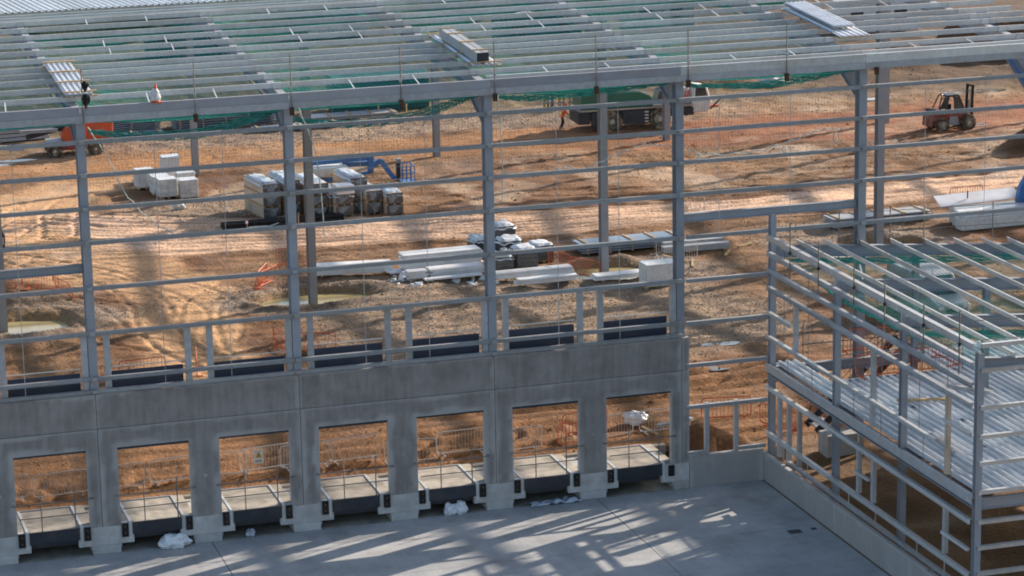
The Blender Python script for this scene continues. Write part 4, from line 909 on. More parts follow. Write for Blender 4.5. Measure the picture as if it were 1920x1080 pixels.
# ------------------------------------------------------------------ pallets and packs
def rbox(mb, x0, x1, y0, y1, z0, z1, j=0, seed=0): mb.box(x0, x1, y0, y1, z0, z1); return mb
def pallet(par, w_, d_, z_=0):
    for q in (0, .5, 1): MB().box(q*(w_-.1), q*(w_-.1)+.1, 0, d_, z_, z_+.09).build('pallet_bearer', M['wood'], par)
    for k in range(5): yy = k*(d_-.12)/4; MB().box(0, w_, yy, yy+.12, z_+.091, z_+.12).build('pallet_board', M['wood'], par)
wb = thing('block_pallet', '', 'pallet'); 
for (zz, k) in ((.12, 0), (.37, 1), (.62, 2), (.87, 3)):
    for i in range(2): MB().box(i*.545, i*.545+.54, 0, 1.1, zz, zz+.245).build('block', M['bagw'], wb, bevel=.015)
pallet(wb, 1.1, 1.1)
MB().box(-.02, 1.11, -.02, 1.12, 1.115, 1.2).jitter(.012, 1).build('top_cover', M['plast'], wb, bevel=.02)
for k, (x_, y_, dg, lb) in enumerate([(13.45, 63.4, 4, 'front left of its group'), (14.72, 63.15, 3, 'front right of its group'), (12.65, 66.6, 6, 'at the left rear of its group'), (13.95, 66.6, 2, 'in the middle rear, behind the front left one'), (13.3, 65.0, 3, 'second row left'), (14.9, 65.2, 0, 'second row right')]):
    o = wb if k == 0 else copy_tree(wb); o.location = (x_, y_, gz(x_, y_)); o.rotation_euler = (0, 0, R(dg)); o['label'] = 'white wrapped block pallet '+lb; o['group'] = 'white block pallets on the churned ground'
t = thing('bulk_bag', 'tall white draped bulk bag standing behind the white block pallets', 'bag', (14.7, 69.6, gz(14.7, 69.6)))
MB().box(0, 1.1, 0, .9, 0, 1.3).jitter(.07, 4).build('bag_body', M['bagw'], t, bevel=.08); MB().box(-.05, 1.15, -.05, .95, 1.25, 1.38).jitter(.06, 6).build('flap', M['plast'], t, bevel=.05)
bag('torn_bag', 'small torn white bag on the gravel in front of the block pallets', 'bag', (13.9, 59.6, gz(13.9, 59.6)), (.36, .24, .28), 21, 'bagw')
bag('torn_bag', 'heap of white and red torn bags beyond the fourth facade column', 'bag', (63.8, 87.5, gz(63.8, 87.5)), (1.1, .6, .6), 24, 'bagw')
bag('white_sack', 'large white sack lying on the mud behind the rightmost dock opening', 'bag', (24.35, 6.6, gz(24.35, 6.6)), (.52, .36, .42), 27, 'plast')

def insul(name, lab, x_, y_, deg, tiers, w_=1.1, d_=2.3, cover=True, seed=0, zz=None, face='black_wrap'):
    t = thing(name, lab, 'wrapped pallet', (x_, y_, gz(x_, y_)-.02 if zz is None else zz), R(deg), 'wrapped insulation pallets'); h = 0; rg = random.Random(seed)
    for k in range(tiers):
        hh = rg.uniform(.66, .76); pallet(t, w_, d_, h); pk = MB().box(.02, w_-.02, .03, d_, h+.125, h+hh).build('board_pack', M['board'], t)
        mb = MB(); n_ = 6
        for i in range(n_+1):
            for j in range(4): mb.v.append((-.02+(w_+.04)*i/n_, -.02-.07*abs(mnoise.noise(Vector((i*.8, j*1.1+seed, k)))), h+.10+(hh-.1)*j/3))
        mb.f = [(i*4+j, (i+1)*4+j, (i+1)*4+j+1, i*4+j+1) for i in range(n_) for j in range(3)]
        mb.build('wrap', M[face], t); q_ = rg.uniform(.3, .7)*w_; MB().add([(.12, -.06, h+hh-.03), (w_-.1, -.06, h+hh-.03), (q_, -.16, h+.2), (q_-.15, -.07, h+.12)], [(0, 1, 2), (0, 2, 3)]).jitter(.02, k+seed).build('wrap_fold', M['grey_wrap'], t)
        h += hh
    mb = MB(); nx_, ny_ = 7, 9
    for i in range(nx_+1):
        for j in range(ny_+1):
            e = 1 if (i in (0, nx_) or j in (0, ny_)) else 0; u = i/nx_; v = j/ny_
            mb.v.append((-.05+(w_+.1)*u, -.08+(d_+.12)*v, h+.06-.24*e+.16*abs(mnoise.noise(Vector((u*3+seed, v*4, 1))))*(1-e)+.05*mnoise.noise(Vector((u*9, v*9+seed, 1)))))
    mb.f = [(i*(ny_+1)+j, (i+1)*(ny_+1)+j, (i+1)*(ny_+1)+j+1, i*(ny_+1)+j+1) for i in range(nx_) for j in range(ny_)]
    mb.build('plastic_cover', M['plastg'], t, smooth=True); return t
I = [(18.15, 55.0, 8, 3, 1.05, 3.4, 'three tier pallet at the left end of the wrapped row'), (19.45, 55.1, 6, 3, .95, 3.2, 'second pallet from the left, mostly behind the facade column'), (20.75, 54.1, 5, 3, 1.15, 3.6, 'third from the left, right of the valley column, high blue grey cover'),
     (21.95, 54.0, 6, 2, 1.0, 3.2, 'low pallet behind the shiny bulging cover'), (22.15, 53.4, 4, 2, 1.05, 1.3, 'with white banded packs under a shiny bulging cover'), (23.35, 54.4, 8, 3, 1.0, 3.0, 'set back right of the white banded pack'), (24.1, 53.7, 5, 2, .95, 3.2, 'second from the right with a tan side'), (25.15, 53.1, 3, 2, 1.0, 2.6, 'at the right end of the wrapped row with folded white top')]
for k, (x_, y_, dg, tr, w_, d_, lb) in enumerate(I): insul('insulation_pallet', 'wrapped insulation '+lb, x_, y_, dg, tr, w_, d_, seed=k)
t = thing('banded_pack', 'short stack of white boards under the shiny cover in the wrapped row', 'board pack', (22.2, 53.3, gz(22.2, 53.3)+1.42), R(4))
for k in range(4): MB().box(0, 1.05, -.12, .9, k*.13, k*.13+.11).build('board', M['white'], t, bevel=.01)
# dark pallets with white tops
def darkp(x_, y_, w_, d_, h_, lb, seed, topmt='plast', dg=5, lumps=False):
    t = thing('dark_pallet', lb, 'wrapped pallet', (x_, y_, gz(x_, y_)-.02), R(dg), 'black wrapped pallets by the white panels'); pallet(t, w_, d_)
    k = 5
    for i in range(k): MB().box(.01*(i % 2), w_-.01*(i % 2), 0, d_, .125+(h_-.125)*i/k, .12+(h_-.125)*(i+1)/k).build('wrapped_layer', M['black_wrap'], t, bevel=.01)
    mb = MB(); nx_ = 7
    for i in range(nx_+1):
        for j in range(nx_+1):
            e = 1 if (i in (0, nx_) or j in (0, nx_)) else 0; u = i/nx_; v = j/nx_
            mb.v.append((-.05+(w_+.1)*u, -.05+(d_+.1)*v, h_+.08-.22*e*(1+.8*mnoise.noise(Vector((u*4+seed, v*4, 0))))+.22*abs(mnoise.noise(Vector((u*3+seed, v*3, 1))))*(1-e)))
    mb.f = [(i*(nx_+1)+j, (i+1)*(nx_+1)+j, (i+1)*(nx_+1)+j+1, i*(nx_+1)+j+1) for i in range(nx_) for j in range(nx_)]
    mb.build('white_top_cover', M[topmt], t, smooth=True)
    if lumps:
        for q in range(5): o = bag('x', None, None, (rg_.uniform(.1, w_-.2), rg_.uniform(.1, d_-.2), h_), (.2, .2, .25), 40+q, 'bagw'); o.parent = t; o.name = 'sack'
rg_ = random.Random(4)
darkp(27.0, 41.0, 1.0, 1.1, .95, 'black wrapped pallet with white top left of the third facade column', 1)
darkp(28.3, 41.2, 1.25, 1.2, 1.55, 'tallest black wrapped pallet under a bulging white cover', 2, dg=8); darkp(28.05, 39.2, 1.3, 1.2, 1.15, 'black wrapped pallet under shiny white sheet, before the tallest', 3)
darkp(26.55, 35.8, 1.15, 1.2, 1.05, 'front black pallet carrying loose white sacks', 4, lumps=True, dg=2); darkp(28.0, 36.1, 1.2, 1.2, 1.25, 'front right black pallet with white tape tails', 5, dg=4)
darkp(29.6, 38.2, 1.2, 1.1, .95, 'rightmost black pallet with white cover, beside orange barrier', 6, dg=6)
t = thing('white_crate', 'large smooth white wrapped crate beside the fourth facade column', 'crate', (33.45, 30.75, gz(34, 31.2)), R(1)); MB().box(0, 1.85, 0, 1.2, .1, 1.25).build('wrapped_body', M['bagw'], t, bevel=.03); MB().box(-.01, 1.86, -.01, 1.21, 1.2, 1.27).build('lid', M['plast'], t, bevel=.02); pallet(t, 1.8, 1.15, -.02)

# ------------------------------------------------------------------ sheet and panel stacks
def stack(lb, x_, y_, L_, W_, n_, mt, dg=0, th=.09, gap=.05, bat=4, cat='panel stack', top_bat=True, name='panel_stack', wrap=None):
    t = thing(name, lb, cat, (x_, y_, gz(x_+L_/2, y_+W_/2)+.02), R(dg)); zz = .06
    for k in range(bat): q = .3+k*(L_-.7)/max(1, bat-1); MB().box(q, q+.09, -.05, W_+.05, 0, .06).build('batten', M['wood'], t)
    for i in range(n_):
        dx = random.uniform(-.06, .06); MB().box(dx, L_+dx, random.uniform(0, .03), W_, zz, zz+th).build('panel', M[mt], t, bevel=.008); zz += th
        if i < n_-1 and gap:
            for k in range(bat): q = .3+k*(L_-.7)/max(1, bat-1); MB().box(q, q+.09, -.02, W_+.02, zz, zz+gap).build('batten', M['wood'], t)
            zz += gap
    if top_bat:
        for k in range(bat): q = .3+k*(L_-.7)/max(1, bat-1); MB().box(q, q+.12, -.06, W_+.06, zz, zz+.05).build('batten', M['wood'], t)
    return t
stack('stack of blue grey cladding panels with battens behind the third valley column', 32.6, 38.9, 6.0, 1.5, 4, 'bluegrey', 3, .09, .05, 5)
t = stack('pair of large grey steel beams on the ground right of the fourth column', 36.9, 37.5, 3.9, .5, 1, 'galvd', -1, .34, 0, 2, cat='steel bundle', top_bat=False, name='steel_beams')
stack('long pale steel beams on battens just right of the fourth facade column', 37.2, 38.4, 3.6, .6, 1, 'galvd', 0, .30, 0, 2, cat='steel bundle', top_bat=False, name='steel_beams')
stack('stack of pale grey panels with timber spacers behind the fifth column', 47.8, 39.4, 6.2, 1.5, 4, 'galvd', 2, .08, .06, 5)
stack('very long dark steel stack beyond the orange boom lift, at the left edge', 3.0, 86.0, 7.0, 1.6, 4, 'galvd', 6, .22, .06, 3)
stack('long stack of steel sheets behind the orange boom lift on its right', 13.5, 86.6, 4.2, 1.6, 6, 'bluegrey', 4, .07, .07, 3)
stack('tall rack of stacked steel sheets with battens left of the second column', 18.6, 86.4, 7.2, 2.0, 9, 'bluegrey', 1, .08, .08, 5)
stack('low pair of pale sheets in front of the tall steel sheet stack', 23.4, 82.9, 3.6, 1.0, 2, 'bluegrey', 2, .07, .06, 2); stack('flat pale sheets in front of the sheet stack by the boom lift', 13.2, 84.9, 4.4, 1.1, 1, 'bluegrey', 2, .1, 0, 3)
stack('long flat sheets with four bright battens right of the second column', 27.6, 85.6, 6.8, 1.5, 2, 'galvd', 1, .1, .05, 5); stack('short pale sheets lying before the long flat sheets', 26.3, 82.6, 3.2, 1.0, 2, 'galvd', 1, .1, .05, 2)
bag('white_sack', 'white rags on the tall steel sheet stack', 'bag', (25.0, 86.9, gz(25, 87)+1.45), (.35, .3, .2), 31)
tc_ = thing('teal_hoarding', 'long dark teal site cabin wall seen below the eaves', 'site cabin', (30.3, 88.0, gz(34, 88.5)-.1), R(-1))
MB().box(0, 7.0, 0, 2.4, .15, 2.6).build('wall', M['teal'], tc_)
for k in range(24): MB().box(.06+k*.29, .14+k*.29, -.04, -.001, .25, 2.5).build('rib', M['teal'], tc_)
MB().box(-.03, 7.03, -.05, 2.45, 2.6, 2.68).build('roof', M['teal'], tc_); MB().box(.1, 6.9, .1, 2.3, 0, .149).build('base', M['dark'], tc_)
for k, (x_, y_) in enumerate(((33.2, 86.6), (35.2, 86.4), (36.9, 85.4))): tag(MB().tube([(x_, y_, -.3), (x_, y_, 1.5)], .05, 6).build('marker_post', M['wood']), 'thin pale upright post before the teal cabin, '+['left one', 'middle one', 'right one'][k], 'post', 'pale posts before the teal cabin')
# black pipes
t = thing('pipe_stack', 'low stack of long black pipes before the wrapped insulation row', 'pipes', (15.3, 52.75, gz(18, 53)), R(1))
for r_ in range(3):
    for k in range(6-r_): MB().tube([(0, k*.2+r_*.1, .11+r_*.17), (7.2, k*.2+r_*.1, .11+r_*.17)], .095, 8).build('pipe', M['black'], t)
for k, (x_, y_, hh) in enumerate(((16.6, 52.4, .75), (19.5, 51.7, 1.1), (20.2, 51.8, 1.25))):
    t = thing('marker_post', 'thin pale wooden post by the black pipes, '+['left one', 'middle one', 'right one with a white tag'][k], 'post', (x_, y_, gz(x_, y_)-.05), 0, 'wooden marker posts by the pipes'); MB().box(-.025, .025, -.025, .025, 0, hh).build('stake', M['wood'], t)
    if k != 1: MB().box(-.02 if k else -.1, .16 if k else .05, -.04, -.02, hh-.16, hh).build('tag', M['plast'], t)
# white insulated panels
def wpan(lb, x_, y_, L_, W_, n_, dg=0, th=.12, seed=0):
    rg = random.Random(seed); t = thing('panel_stack', lb, 'panel stack', (x_, y_, max(gz(x_+L_/2, y_), gz(x_+.2, y_), gz(x_+L_-.2, y_), gz(x_+L_/2, y_+W_))+.05), R(dg))
    for q in (.4, L_-.5): MB().box(q, q+.1, 0, W_, 0, .08).build('batten', M['wood'], t)
    for i in range(n_): dx = rg.uniform(-.12, .12); MB().box(dx, L_+dx, rg.uniform(0, .06), W_+rg.uniform(-.05, .05), .082+i*th, .078+(i+1)*th).build('panel', M['white'], t, bevel=.008)
    return t
wpan('single long white panel left of the rubble', 17.3, 38.4, 4.2, .9, 4, -8, .13)
wpan('tall stack of white panels with grey side, left of the third column', 22.2, 37.6, 4.4, 1.1, 8, 2, .12, 3); wpan('low white panels before the tall white stack', 23.2, 36.0, 3.0, .9, 4, 3, .1, 4); wpan('short white panels at the left foot of the tall white stack', 21.85, 35.9, 1.1, .7, 4, 2, .1, 5)
wpan('bottom white panel stack edge before the low white panels', 22.6, 35.3, 3.2, .5, 1, 3, .1, 6)
wpan('long white panel right of the third column, rear of two', 26.35, 34.1, 4.3, .75, 2, 2, .16, 7); wpan('shorter white wrapped panel in front of the long one', 27.0, 32.7, 3.3, .6, 2, 2, .15, 8); wpan('flat white wrapped panel before the third valley column', 31.2, 32.5, 3.0, .85, 2, 2, .12, 9)
rg = random.Random(11); FO = {}
for k in range(34):
    cx, cy, cl = rg.choice([(21.4, 36.4, 'left of the tall white stack'), (21.8, 35.2, 'before the short white panels'), (24.9, 35.3, 'before the low white panels'), (25.6, 34.9, 'just left of the third column'), (26.0, 35.6, 'at the right end of the low panels')]); x_ = cx+rg.gauss(0, .45); y_ = cy+rg.gauss(0, .5); s_ = rg.uniform(.07, .2)
    o = MB().box(-s_, s_, -s_*.7, s_*.7, 0, s_*.8).jitter(s_*.3, k).build('foam_offcut', M['white']); o.location = (x_, y_, gz(x_, y_)); o.rotation_euler = (rg.uniform(-.4, .4), rg.uniform(-.4, .4), rg.uniform(0, 3)); FO.setdefault(cl, []).append(o)
ORD = 'first second third fourth fifth sixth seventh eighth ninth tenth eleventh twelfth last'.split()
for cl, lst in FO.items():
    for k, o in enumerate(sorted(lst, key=lambda q: q.location.x+.3*q.location.y)): tag(o, ORD[min(k, 12)]+' white foam offcut from the left, '+cl, 'offcut', 'white foam offcuts')
for k, (x_, y_, dg, L_) in enumerate(((21.3, 37.4, 30, 1.2), (21.6, 36.8, -20, .9), (26.0, 35.9, 80, 1.0), (25.6, 36.3, 110, .8))):
    o = MB().box(0, L_, 0, .5, 0, .05).jitter(.03, k).build('broken_panel', M['white']); o.location = (x_, y_, gz(x_, y_)+.1); o.rotation_euler = (.25, .1, R(dg)); tag(o, 'broken white panel piece '+['tilted left of the tall stack', 'lying flat left of the tall stack', 'propped at the right end of the low panels', 'behind the right end of the low panels'][k], 'panel piece')
# wrapped white pile right
t = thing('white_sheet_pile', 'large pile of white wrapped trays below a wide white sheet, right side', 'panel stack', (54.3, 36.2, gz(56, 36.5)), R(3))
for k in range(3): MB().box(k*.28, 5.2+k*.2, 0+k*.9, .85+k*.9, .05, .75).build('wrapped_tray', M['bagw'], t, bevel=.05)
for k in range(3): MB().box(.15+k*.2, 5.0, .05+k*.9, .8+k*.9, .755, .95).build('wrapped_tray', M['plast'], t, bevel=.04)
MB().add([(-.2, 2.2, 1.05), (5.0, 2.2, 1.15), (5.2, 3.4, 1.5), (-.1, 3.3, 1.45), (-.2, 2.2, 1.08), (5.0, 2.2, 1.18), (5.2, 3.4, 1.53), (-.1, 3.3, 1.48)], [(0, 1, 2, 3), (4, 7, 6, 5), (0, 4, 5, 1), (1, 5, 6, 2), (2, 6, 7, 3), (3, 7, 4, 0)]).build('top_sheet', M['white'], t)
MB().tube([(1.8, 2.7, 1.3), (1.8, 2.7, 1.75)], .04).build('hook', M['dark'], t)
for k, (a, b_) in enumerate((((37.3, 34.2), (38.0, 36.0)), ((40.0, 36.3), (40.6, 37.1)), ((41.2, 37.4), (42.3, 38.0)), ((36.6, 37.0), (37.5, 35.6)))):
    tag(MB().bar((a[0], a[1], gz(*a)+.06), (b_[0], b_[1], gz(*b_)+.06), .12, .08).build('timber_batten', M['wood']), 'loose timber batten '+['right of the fourth column near the crate', 'poking out below the long pale beams', 'lying alone right of the pale beams', 'just behind the white crate'][k], 'timber')
tag(MB().bar((24.6, 4.6, -.2), (24.3, 5.8, -.15), .12, .05).build('timber_batten', M['wood']), 'pale plank leading to the white sack behind the rightmost opening', 'timber')
t = thing('scaffold_tubes', 'small bundle of grey scaffold tubes right of the white sack', 'tubes', (24.9, 5.4, -.2), R(15))
for k in range(6): MB().tube([(0, (k % 3)*.09, .05+(k//3)*.09), (1.9, (k % 3)*.09+.05, .05+(k//3)*.09)], .035, 6).build('tube', M['galvd'], t)

# ------------------------------------------------------------------ machines
def wheel(par, x_, y_, z_, r, w_=.3, side=-1):
    t = MB().lathe([(r*.62, -w_/2), (r*.93, -w_/2), (r, -w_/2+.05), (r, w_/2-.05), (r*.93, w_/2), (r*.62, w_/2)], (0, 0, 0), 'y', 22).build('wheel', M['tyre'], par); t.location = (x_, y_, z_)
    mb = MB(); 
    for k in range(16):
        a = 2*PI*k/16; c_, s_ = math.cos(a), math.sin(a); mb.bar((c_*r*.98, -w_/2+.01, s_*r*.98), (math.cos(a+.2)*r*.98, w_/2-.01, math.sin(a+.2)*r*.98), .05, .05)
    q = mb.build('tread', M['tyre'], t)
    MB().lathe([(r*.12, side*(w_/2+.02)), (r*.3, side*(w_/2-.01)), (r*.55, side*(w_/2-.06)), (r*.62, side*(w_/2))], (0, 0, 0), 'y', 20).build('rim', M['rim'], t); return t
# forklift
fk = thing('rough_terrain_forklift', 'red rough terrain forklift with raised mast on the orange haul road', 'forklift', (67.05, 66.3, gz(68, 66)), R(2))
for (x_, r_) in ((0, .48), (1.95, .55)):
    wheel(fk, x_, -.75, r_-.04, r_); wheel(fk, x_, .75, r_-.04, r_, side=1)
MB().poly([(-.75, .45), (-.35, .35), (.45, .5), (.55, 1.15), (.15, 1.45), (-.6, 1.35), (-.8, 1.0)], -.55, .55).build('rear_body', M['red'], fk, bevel=.04)
MB().poly([(-.85, .35), (-.6, .3), (-.6, 1.0), (-.8, 1.0)], -.6, .6).build('counterweight', M['red'], fk, bevel=.03)
MB().poly([(.55, .5), (1.6, .5), (2.1, .95), (2.05, 1.2), (.5, 1.2)], -.5, .5).build('front_chassis', M['red'], fk, bevel=.03)
MB().poly([(.5, .35), (1.4, .35), (1.25, .95), (.7, .95)], -.56, -.51).build('side_panel', M['greyp'], fk)
MB().box(-.75, -.35, -.45, .45, 1.36, 1.5).build('engine_grille', M['black'], fk, bevel=.02)
for yy in (-.5, .5):
    cbk = MB()
    for a, b_ in (((.35, 1.2), (.62, 2.35)), ((.62, 2.35), (1.35, 2.35)), ((1.35, 2.35), (1.85, 1.2)), ((1.05, 1.2), (1.0, 2.35)), ((-.1, 1.45), (.35, 2.3))): cbk.bar((a[0], yy, a[1]), (b_[0], yy, b_[1]), .07)
    cbk.build('cab_frame', M['dark'], fk)
MB().poly([(.3, 2.3), (.5, 2.42), (1.3, 2.42), (1.45, 2.3)], -.55, .55).build('cab_roof', M['dark'], fk, bevel=.03)
MB().add([(-.08, -.49, 1.5), (.33, -.49, 1.5), (.58, -.49, 2.28), (.33, -.49, 2.26)], [(0, 1, 2, 3)]).add([(1.06, -.49, 1.25), (1.78, -.49, 1.25), (1.33, -.49, 2.28), (1.02, -.49, 2.28)], [(0, 1, 2, 3)]).build('side_window', M['glass'], fk)
MB().box(.7, .95, -.2, .25, 1.2, 1.75).build('seat', M['black'], fk, bevel=.03); MB().lathe([(.06, 0), (.06, .12), (.03, .16)], (.15, -.35, 2.34), 'z', 10).build('beacon', M['amber'], fk)
for yy in (-.38, .38): MB().bar((2.35, yy, .25), (2.45, yy, 2.95), .12, .16, side=(0, 1, 0)).build('mast_rail', M['black'], fk)
MB().box(2.36, 2.5, -.42, .42, 2.85, 2.98).build('mast_head', M['black'], fk)
MB().bar((2.38, 0, .3), (2.47, 0, 2.7), .05, .06).build('lift_chain', M['galvd'], fk); MB().box(2.44, 2.55, .2, .5, 1.3, 1.9).build('load_plate', M['greyp'], fk); MB().box(2.5, 2.6, -.55, .55, .1, .6).build('fork_carriage', M['red'], fk)
for yy in (-.35, .35): MB().box(2.6, 3.75, yy-.06, yy+.06, .08, .13).build('fork', M['galvd'], fk)

# orange boom lift
ol = thing('orange_boom_lift', 'orange boom lift with big boxy counterweight near the upper left column', 'boom lift', (10.5, 80.2, gz(10.5, 80)), R(-2))
for x_ in (-1.25, 1.45): wheel(ol, x_, -1.0, .47, .5, .36); wheel(ol, x_, 1.0, .47, .5, .36, side=1)
MB().box(-1.6, 1.8, -.8, .8, .45, .85).build('chassis', M['red'], ol, bevel=.04); MB().box(-1.7, -.4, -.7, .7, .86, 1.05).build('deck_plate', M['galvd'], ol)
MB().poly([(-.55, .9), (.5, .9), (.6, 1.7), (.2, 2.1), (-.15, 2.15), (-.6, 1.75), (-.75, 1.4)], -.75, .75).build('turret_hood', M['orangep'], ol, bevel=.05)
MB().poly([(.75, .95), (2.5, 1.1), (2.62, 2.2), (.7, 2.25)], -.95, .95).build('counterweight', M['orangep'], ol, bevel=.05)
MB().box(2.5, 2.68, -.97, .97, 1.0, 2.3).build('counterweight_end', M['orange'], ol, bevel=.03)
MB().add([(1.0, -.965, 1.55), (1.5, -.965, 1.72), (2.2, -.965, 1.78), (1.6, -.965, 1.62)], [(0, 1, 2, 3)]).build('stripe_logo', M['greyp'], ol)
MB().bar((-3.0, .1, 1.35), (-.3, .1, 1.9), .3, .34).build('boom', M['dark'], ol); MB().bar((-3.4, -.2, 1.75), (-.9, -.2, 1.75), .22, .22).build('upper_boom', M['greyp'], ol)
MB().box(-4.2, -3.2, -.7, .5, .6, .7).build('basket_floor', M['galvd'], ol)
# blue boom lift
bl_ = thing('blue_boom_lift', 'blue articulated boom lift with lowered basket behind the wrapped pallets', 'boom lift', (24.3, 62.9, gz(24.3, 62.9)), R(-4))
for x_ in (-1.1, 1.1): wheel(bl_, x_, -.85, .38, .42, .3); wheel(bl_, x_, .85, .38, .42, .3, side=1)
MB().box(-1.4, 1.4, -.7, .7, .4, .7).build('chassis', M['blue'], bl_, bevel=.03)
MB().poly([(-1.4, 1.35), (.75, 1.35), (.85, 1.25), (.8, 1.0), (.55, .72), (-1.2, .72), (-1.35, 1.0)], -.75, .7).build('engine_hood', M['cream'], bl_, bevel=.07)
MB().box(-.35, -.1, -.77, -.752, .85, 1.0).build('yellow_sticker', M['amber'], bl_)
MB().bar((-1.5, 0, 1.55), (2.35, 0, 1.68), .3, .24).build('main_boom', M['blue'], bl_); MB().bar((.6, .3, 1.3), (2.7, .3, 1.28), .3, .3).build('lower_boom', M['blue'], bl_); MB().bar((.9, -.1, .65), (2.3, -.1, .8), .2, .18).build('link_arm', M['blue'], bl_)
MB().bar((2.3, 0, .75), (2.35, 0, 1.8), .35, .4).build('riser', M['blue'], bl_); MB().bar((2.4, 0, 1.2), (3.0, 0, 1.5), .3, .3).build('knuckle', M['blue'], bl_)
MB().bar((2.95, 0, 1.5), (3.75, 0, .35), .3, .34).build('jib', M['blue'], bl_); MB().bar((3.7, 0, .3), (4.2, 0, .4), .15, .15).build('jib_end', M['blue'], bl_)
MB().box(3.95, 4.2, -.25, .2, .3, 1.35).build('control_post', M['dark'], bl_, bevel=.03); MB().box(3.95, 4.25, -.28, .2, 1.3, 1.55).build('control_box', M['greyp'], bl_, bevel=.03)
bk = MB()
for zz in (.12, .65, 1.1):
    bk.bar((4.2, -.6, zz), (5.0, -.6, zz), .055).bar((4.2, .6, zz), (5.0, .6, zz), .055).bar((4.2, -.6, zz), (4.2, .6, zz), .055).bar((5.0, -.6, zz), (5.0, .6, zz), .055)
for xx in (4.2, 4.47, 4.73, 5.0):
    for yy in (-.6, .6): bk.bar((xx, yy, .12), (xx, yy, 1.1), .05)
bk.build('basket_rails', M['blue'], bl_); MB().box(4.18, 5.02, -.62, .62, .02, .11).build('basket_floor', M['blue'], bl_)
# blue machine at right edge
bm_ = thing('blue_boom_machine', 'blue boom lift at the right picture edge by the white wrapped pile', 'boom lift', (60.2, 38.6, gz(60, 38.6)))
MB().poly([(-1.2, .5), (-1.35, 1.0), (-1.2, 1.8), (-.7, 2.6), (0, 3.2), (1.2, 3.9), (1.6, 3.3), (.4, 2.7), (-.2, 2.2), (-.5, 1.6), (-.55, .9), (-.4, .4)], -.22, .22).build('curved_arm', M['blue'], bm_, bevel=.03)
MB().box(-.6, 2.6, -.9, .9, .5, 1.3).build('turret', M['blue'], bm_, bevel=.05); MB().bar((-.6, -.26, 2.1), (.9, -.26, 1.2), .09).build('ram', M['galv'], bm_)
for x_ in (-.3, 2.3): wheel(bm_, x_, -1.0, .46, .5, .36)
MB().bar((1.75, 0, 3.9), (-3.9, 0, 12.2), .4, .45).build('upper_boom', M['blue'], bm_)

# mobile crane
cr = thing('mobile_crane', 'green and grey rough terrain crane with white driving cab seen below the eaves', 'crane', (48.3, 75.4, gz(48.3, 75)), R(-3))
for x_ in (-1.75, 1.7): wheel(cr, x_, -1.2, .66, .76, .45); wheel(cr, x_, 1.2, .62, .68, .45, side=1)
MB().box(-4.0, 4.2, -1.15, 1.15, .75, 1.35).build('chassis', M['dark'], cr, bevel=.04); MB().box(-4.0, 4.1, -1.32, 1.32, 1.42, 1.52).build('deck', M['board'], cr, bevel=.01)
MB().box(-1.0, .95, -1.34, -1.16, .45, 1.35).build('side_tank', M['dark'], cr, bevel=.04); MB().box(-4.1, -3.25, -1.3, 1.2, .55, 1.45).build('rear_outrigger_box', M['dark'], cr, bevel=.05); MB().box(-3.2, -2.5, -1.33, -1.1, .4, 1.35).build('outrigger', M['dark'], cr, bevel=.03)
for xx in (-2.62, .72):
    for k in range(4): MB().box(xx-.13, xx+.13, -1.352, -1.342, .5+k*.22, .6+k*.22).build('hazard_stripe', M['cream'], cr)
MB().poly([(-2.6, 1.55), (1.5, 1.55), (1.0, 2.3), (.4, 2.55), (-2.4, 2.6)], -1.15, .2).build('superstructure', M['green'], cr, bevel=.05); MB().poly([(-3.9, 1.6), (-2.7, 1.6), (-2.6, 2.9), (-3.3, 3.1), (-3.9, 2.4)], -1.2, .9).build('winch_housing', M['green'], cr, bevel=.05)
MB().bar((-4.2, .35, 2.9), (4.9, .35, 3.45), .6, .75).build('main_boom', M['green'], cr); MB().bar((-3.6, .35, 3.55), (4.2, .35, 4.05), .45, .3).build('fly_jib', M['green'], cr)
MB().poly([(1.3, 1.55), (2.2, 1.55), (2.6, 2.2), (2.1, 2.75), (1.6, 2.65)], -1.25, -.35).build('operator_cab', M['greyp'], cr, bevel=.04); MB().poly([(1.42, 1.75), (2.05, 1.75), (2.35, 2.2), (2.0, 2.6), (1.66, 2.5)], -1.27, -1.252).build('cab_window', M['glass'], cr)
MB().box(2.5, 3.9, -1.2, .9, 1.55, 2.1).build('engine_cover', M['greyp'], cr, bevel=.06); MB().box(3.3, 3.8, -1.2, -.6, 2.1, 2.7).build('air_filter', M['cream'], cr, bevel=.05)
for k in range(3): MB().add([(3.2+k*.2, -1.22, 2.0), (3.3+k*.2, -1.22, 2.0), (3.45+k*.2, -1.22, 2.5), (3.35+k*.2, -1.22, 2.5)], [(0, 1, 2, 3)]).build('chevron', M['redw'], cr)
MB().poly([(4.0, .9), (5.2, .9), (5.45, 1.6), (5.1, 2.7), (4.2, 2.85), (4.0, 2.6)], -1.15, .2).build('driving_cab', M['cream'], cr, bevel=.06); MB().poly([(4.25, 1.85), (5.15, 1.85), (4.98, 2.6), (4.3, 2.65)], -1.17, -1.152).build('cab_window', M['glass'], cr)
MB().bar((5.3, -1.2, 1.1), (6.3, -1.2, 2.0), .1, .1).build('front_bar', M['dark'], cr); MB().box(5.4, 5.9, -1.2, -.9, 1.2, 1.35).build('warning_plate', M['orange'], cr)
MB().tube([(1.2, -1.25, 1.62), (1.9, -1.25, 1.62)], .05).build('roll', M['cream'], cr)

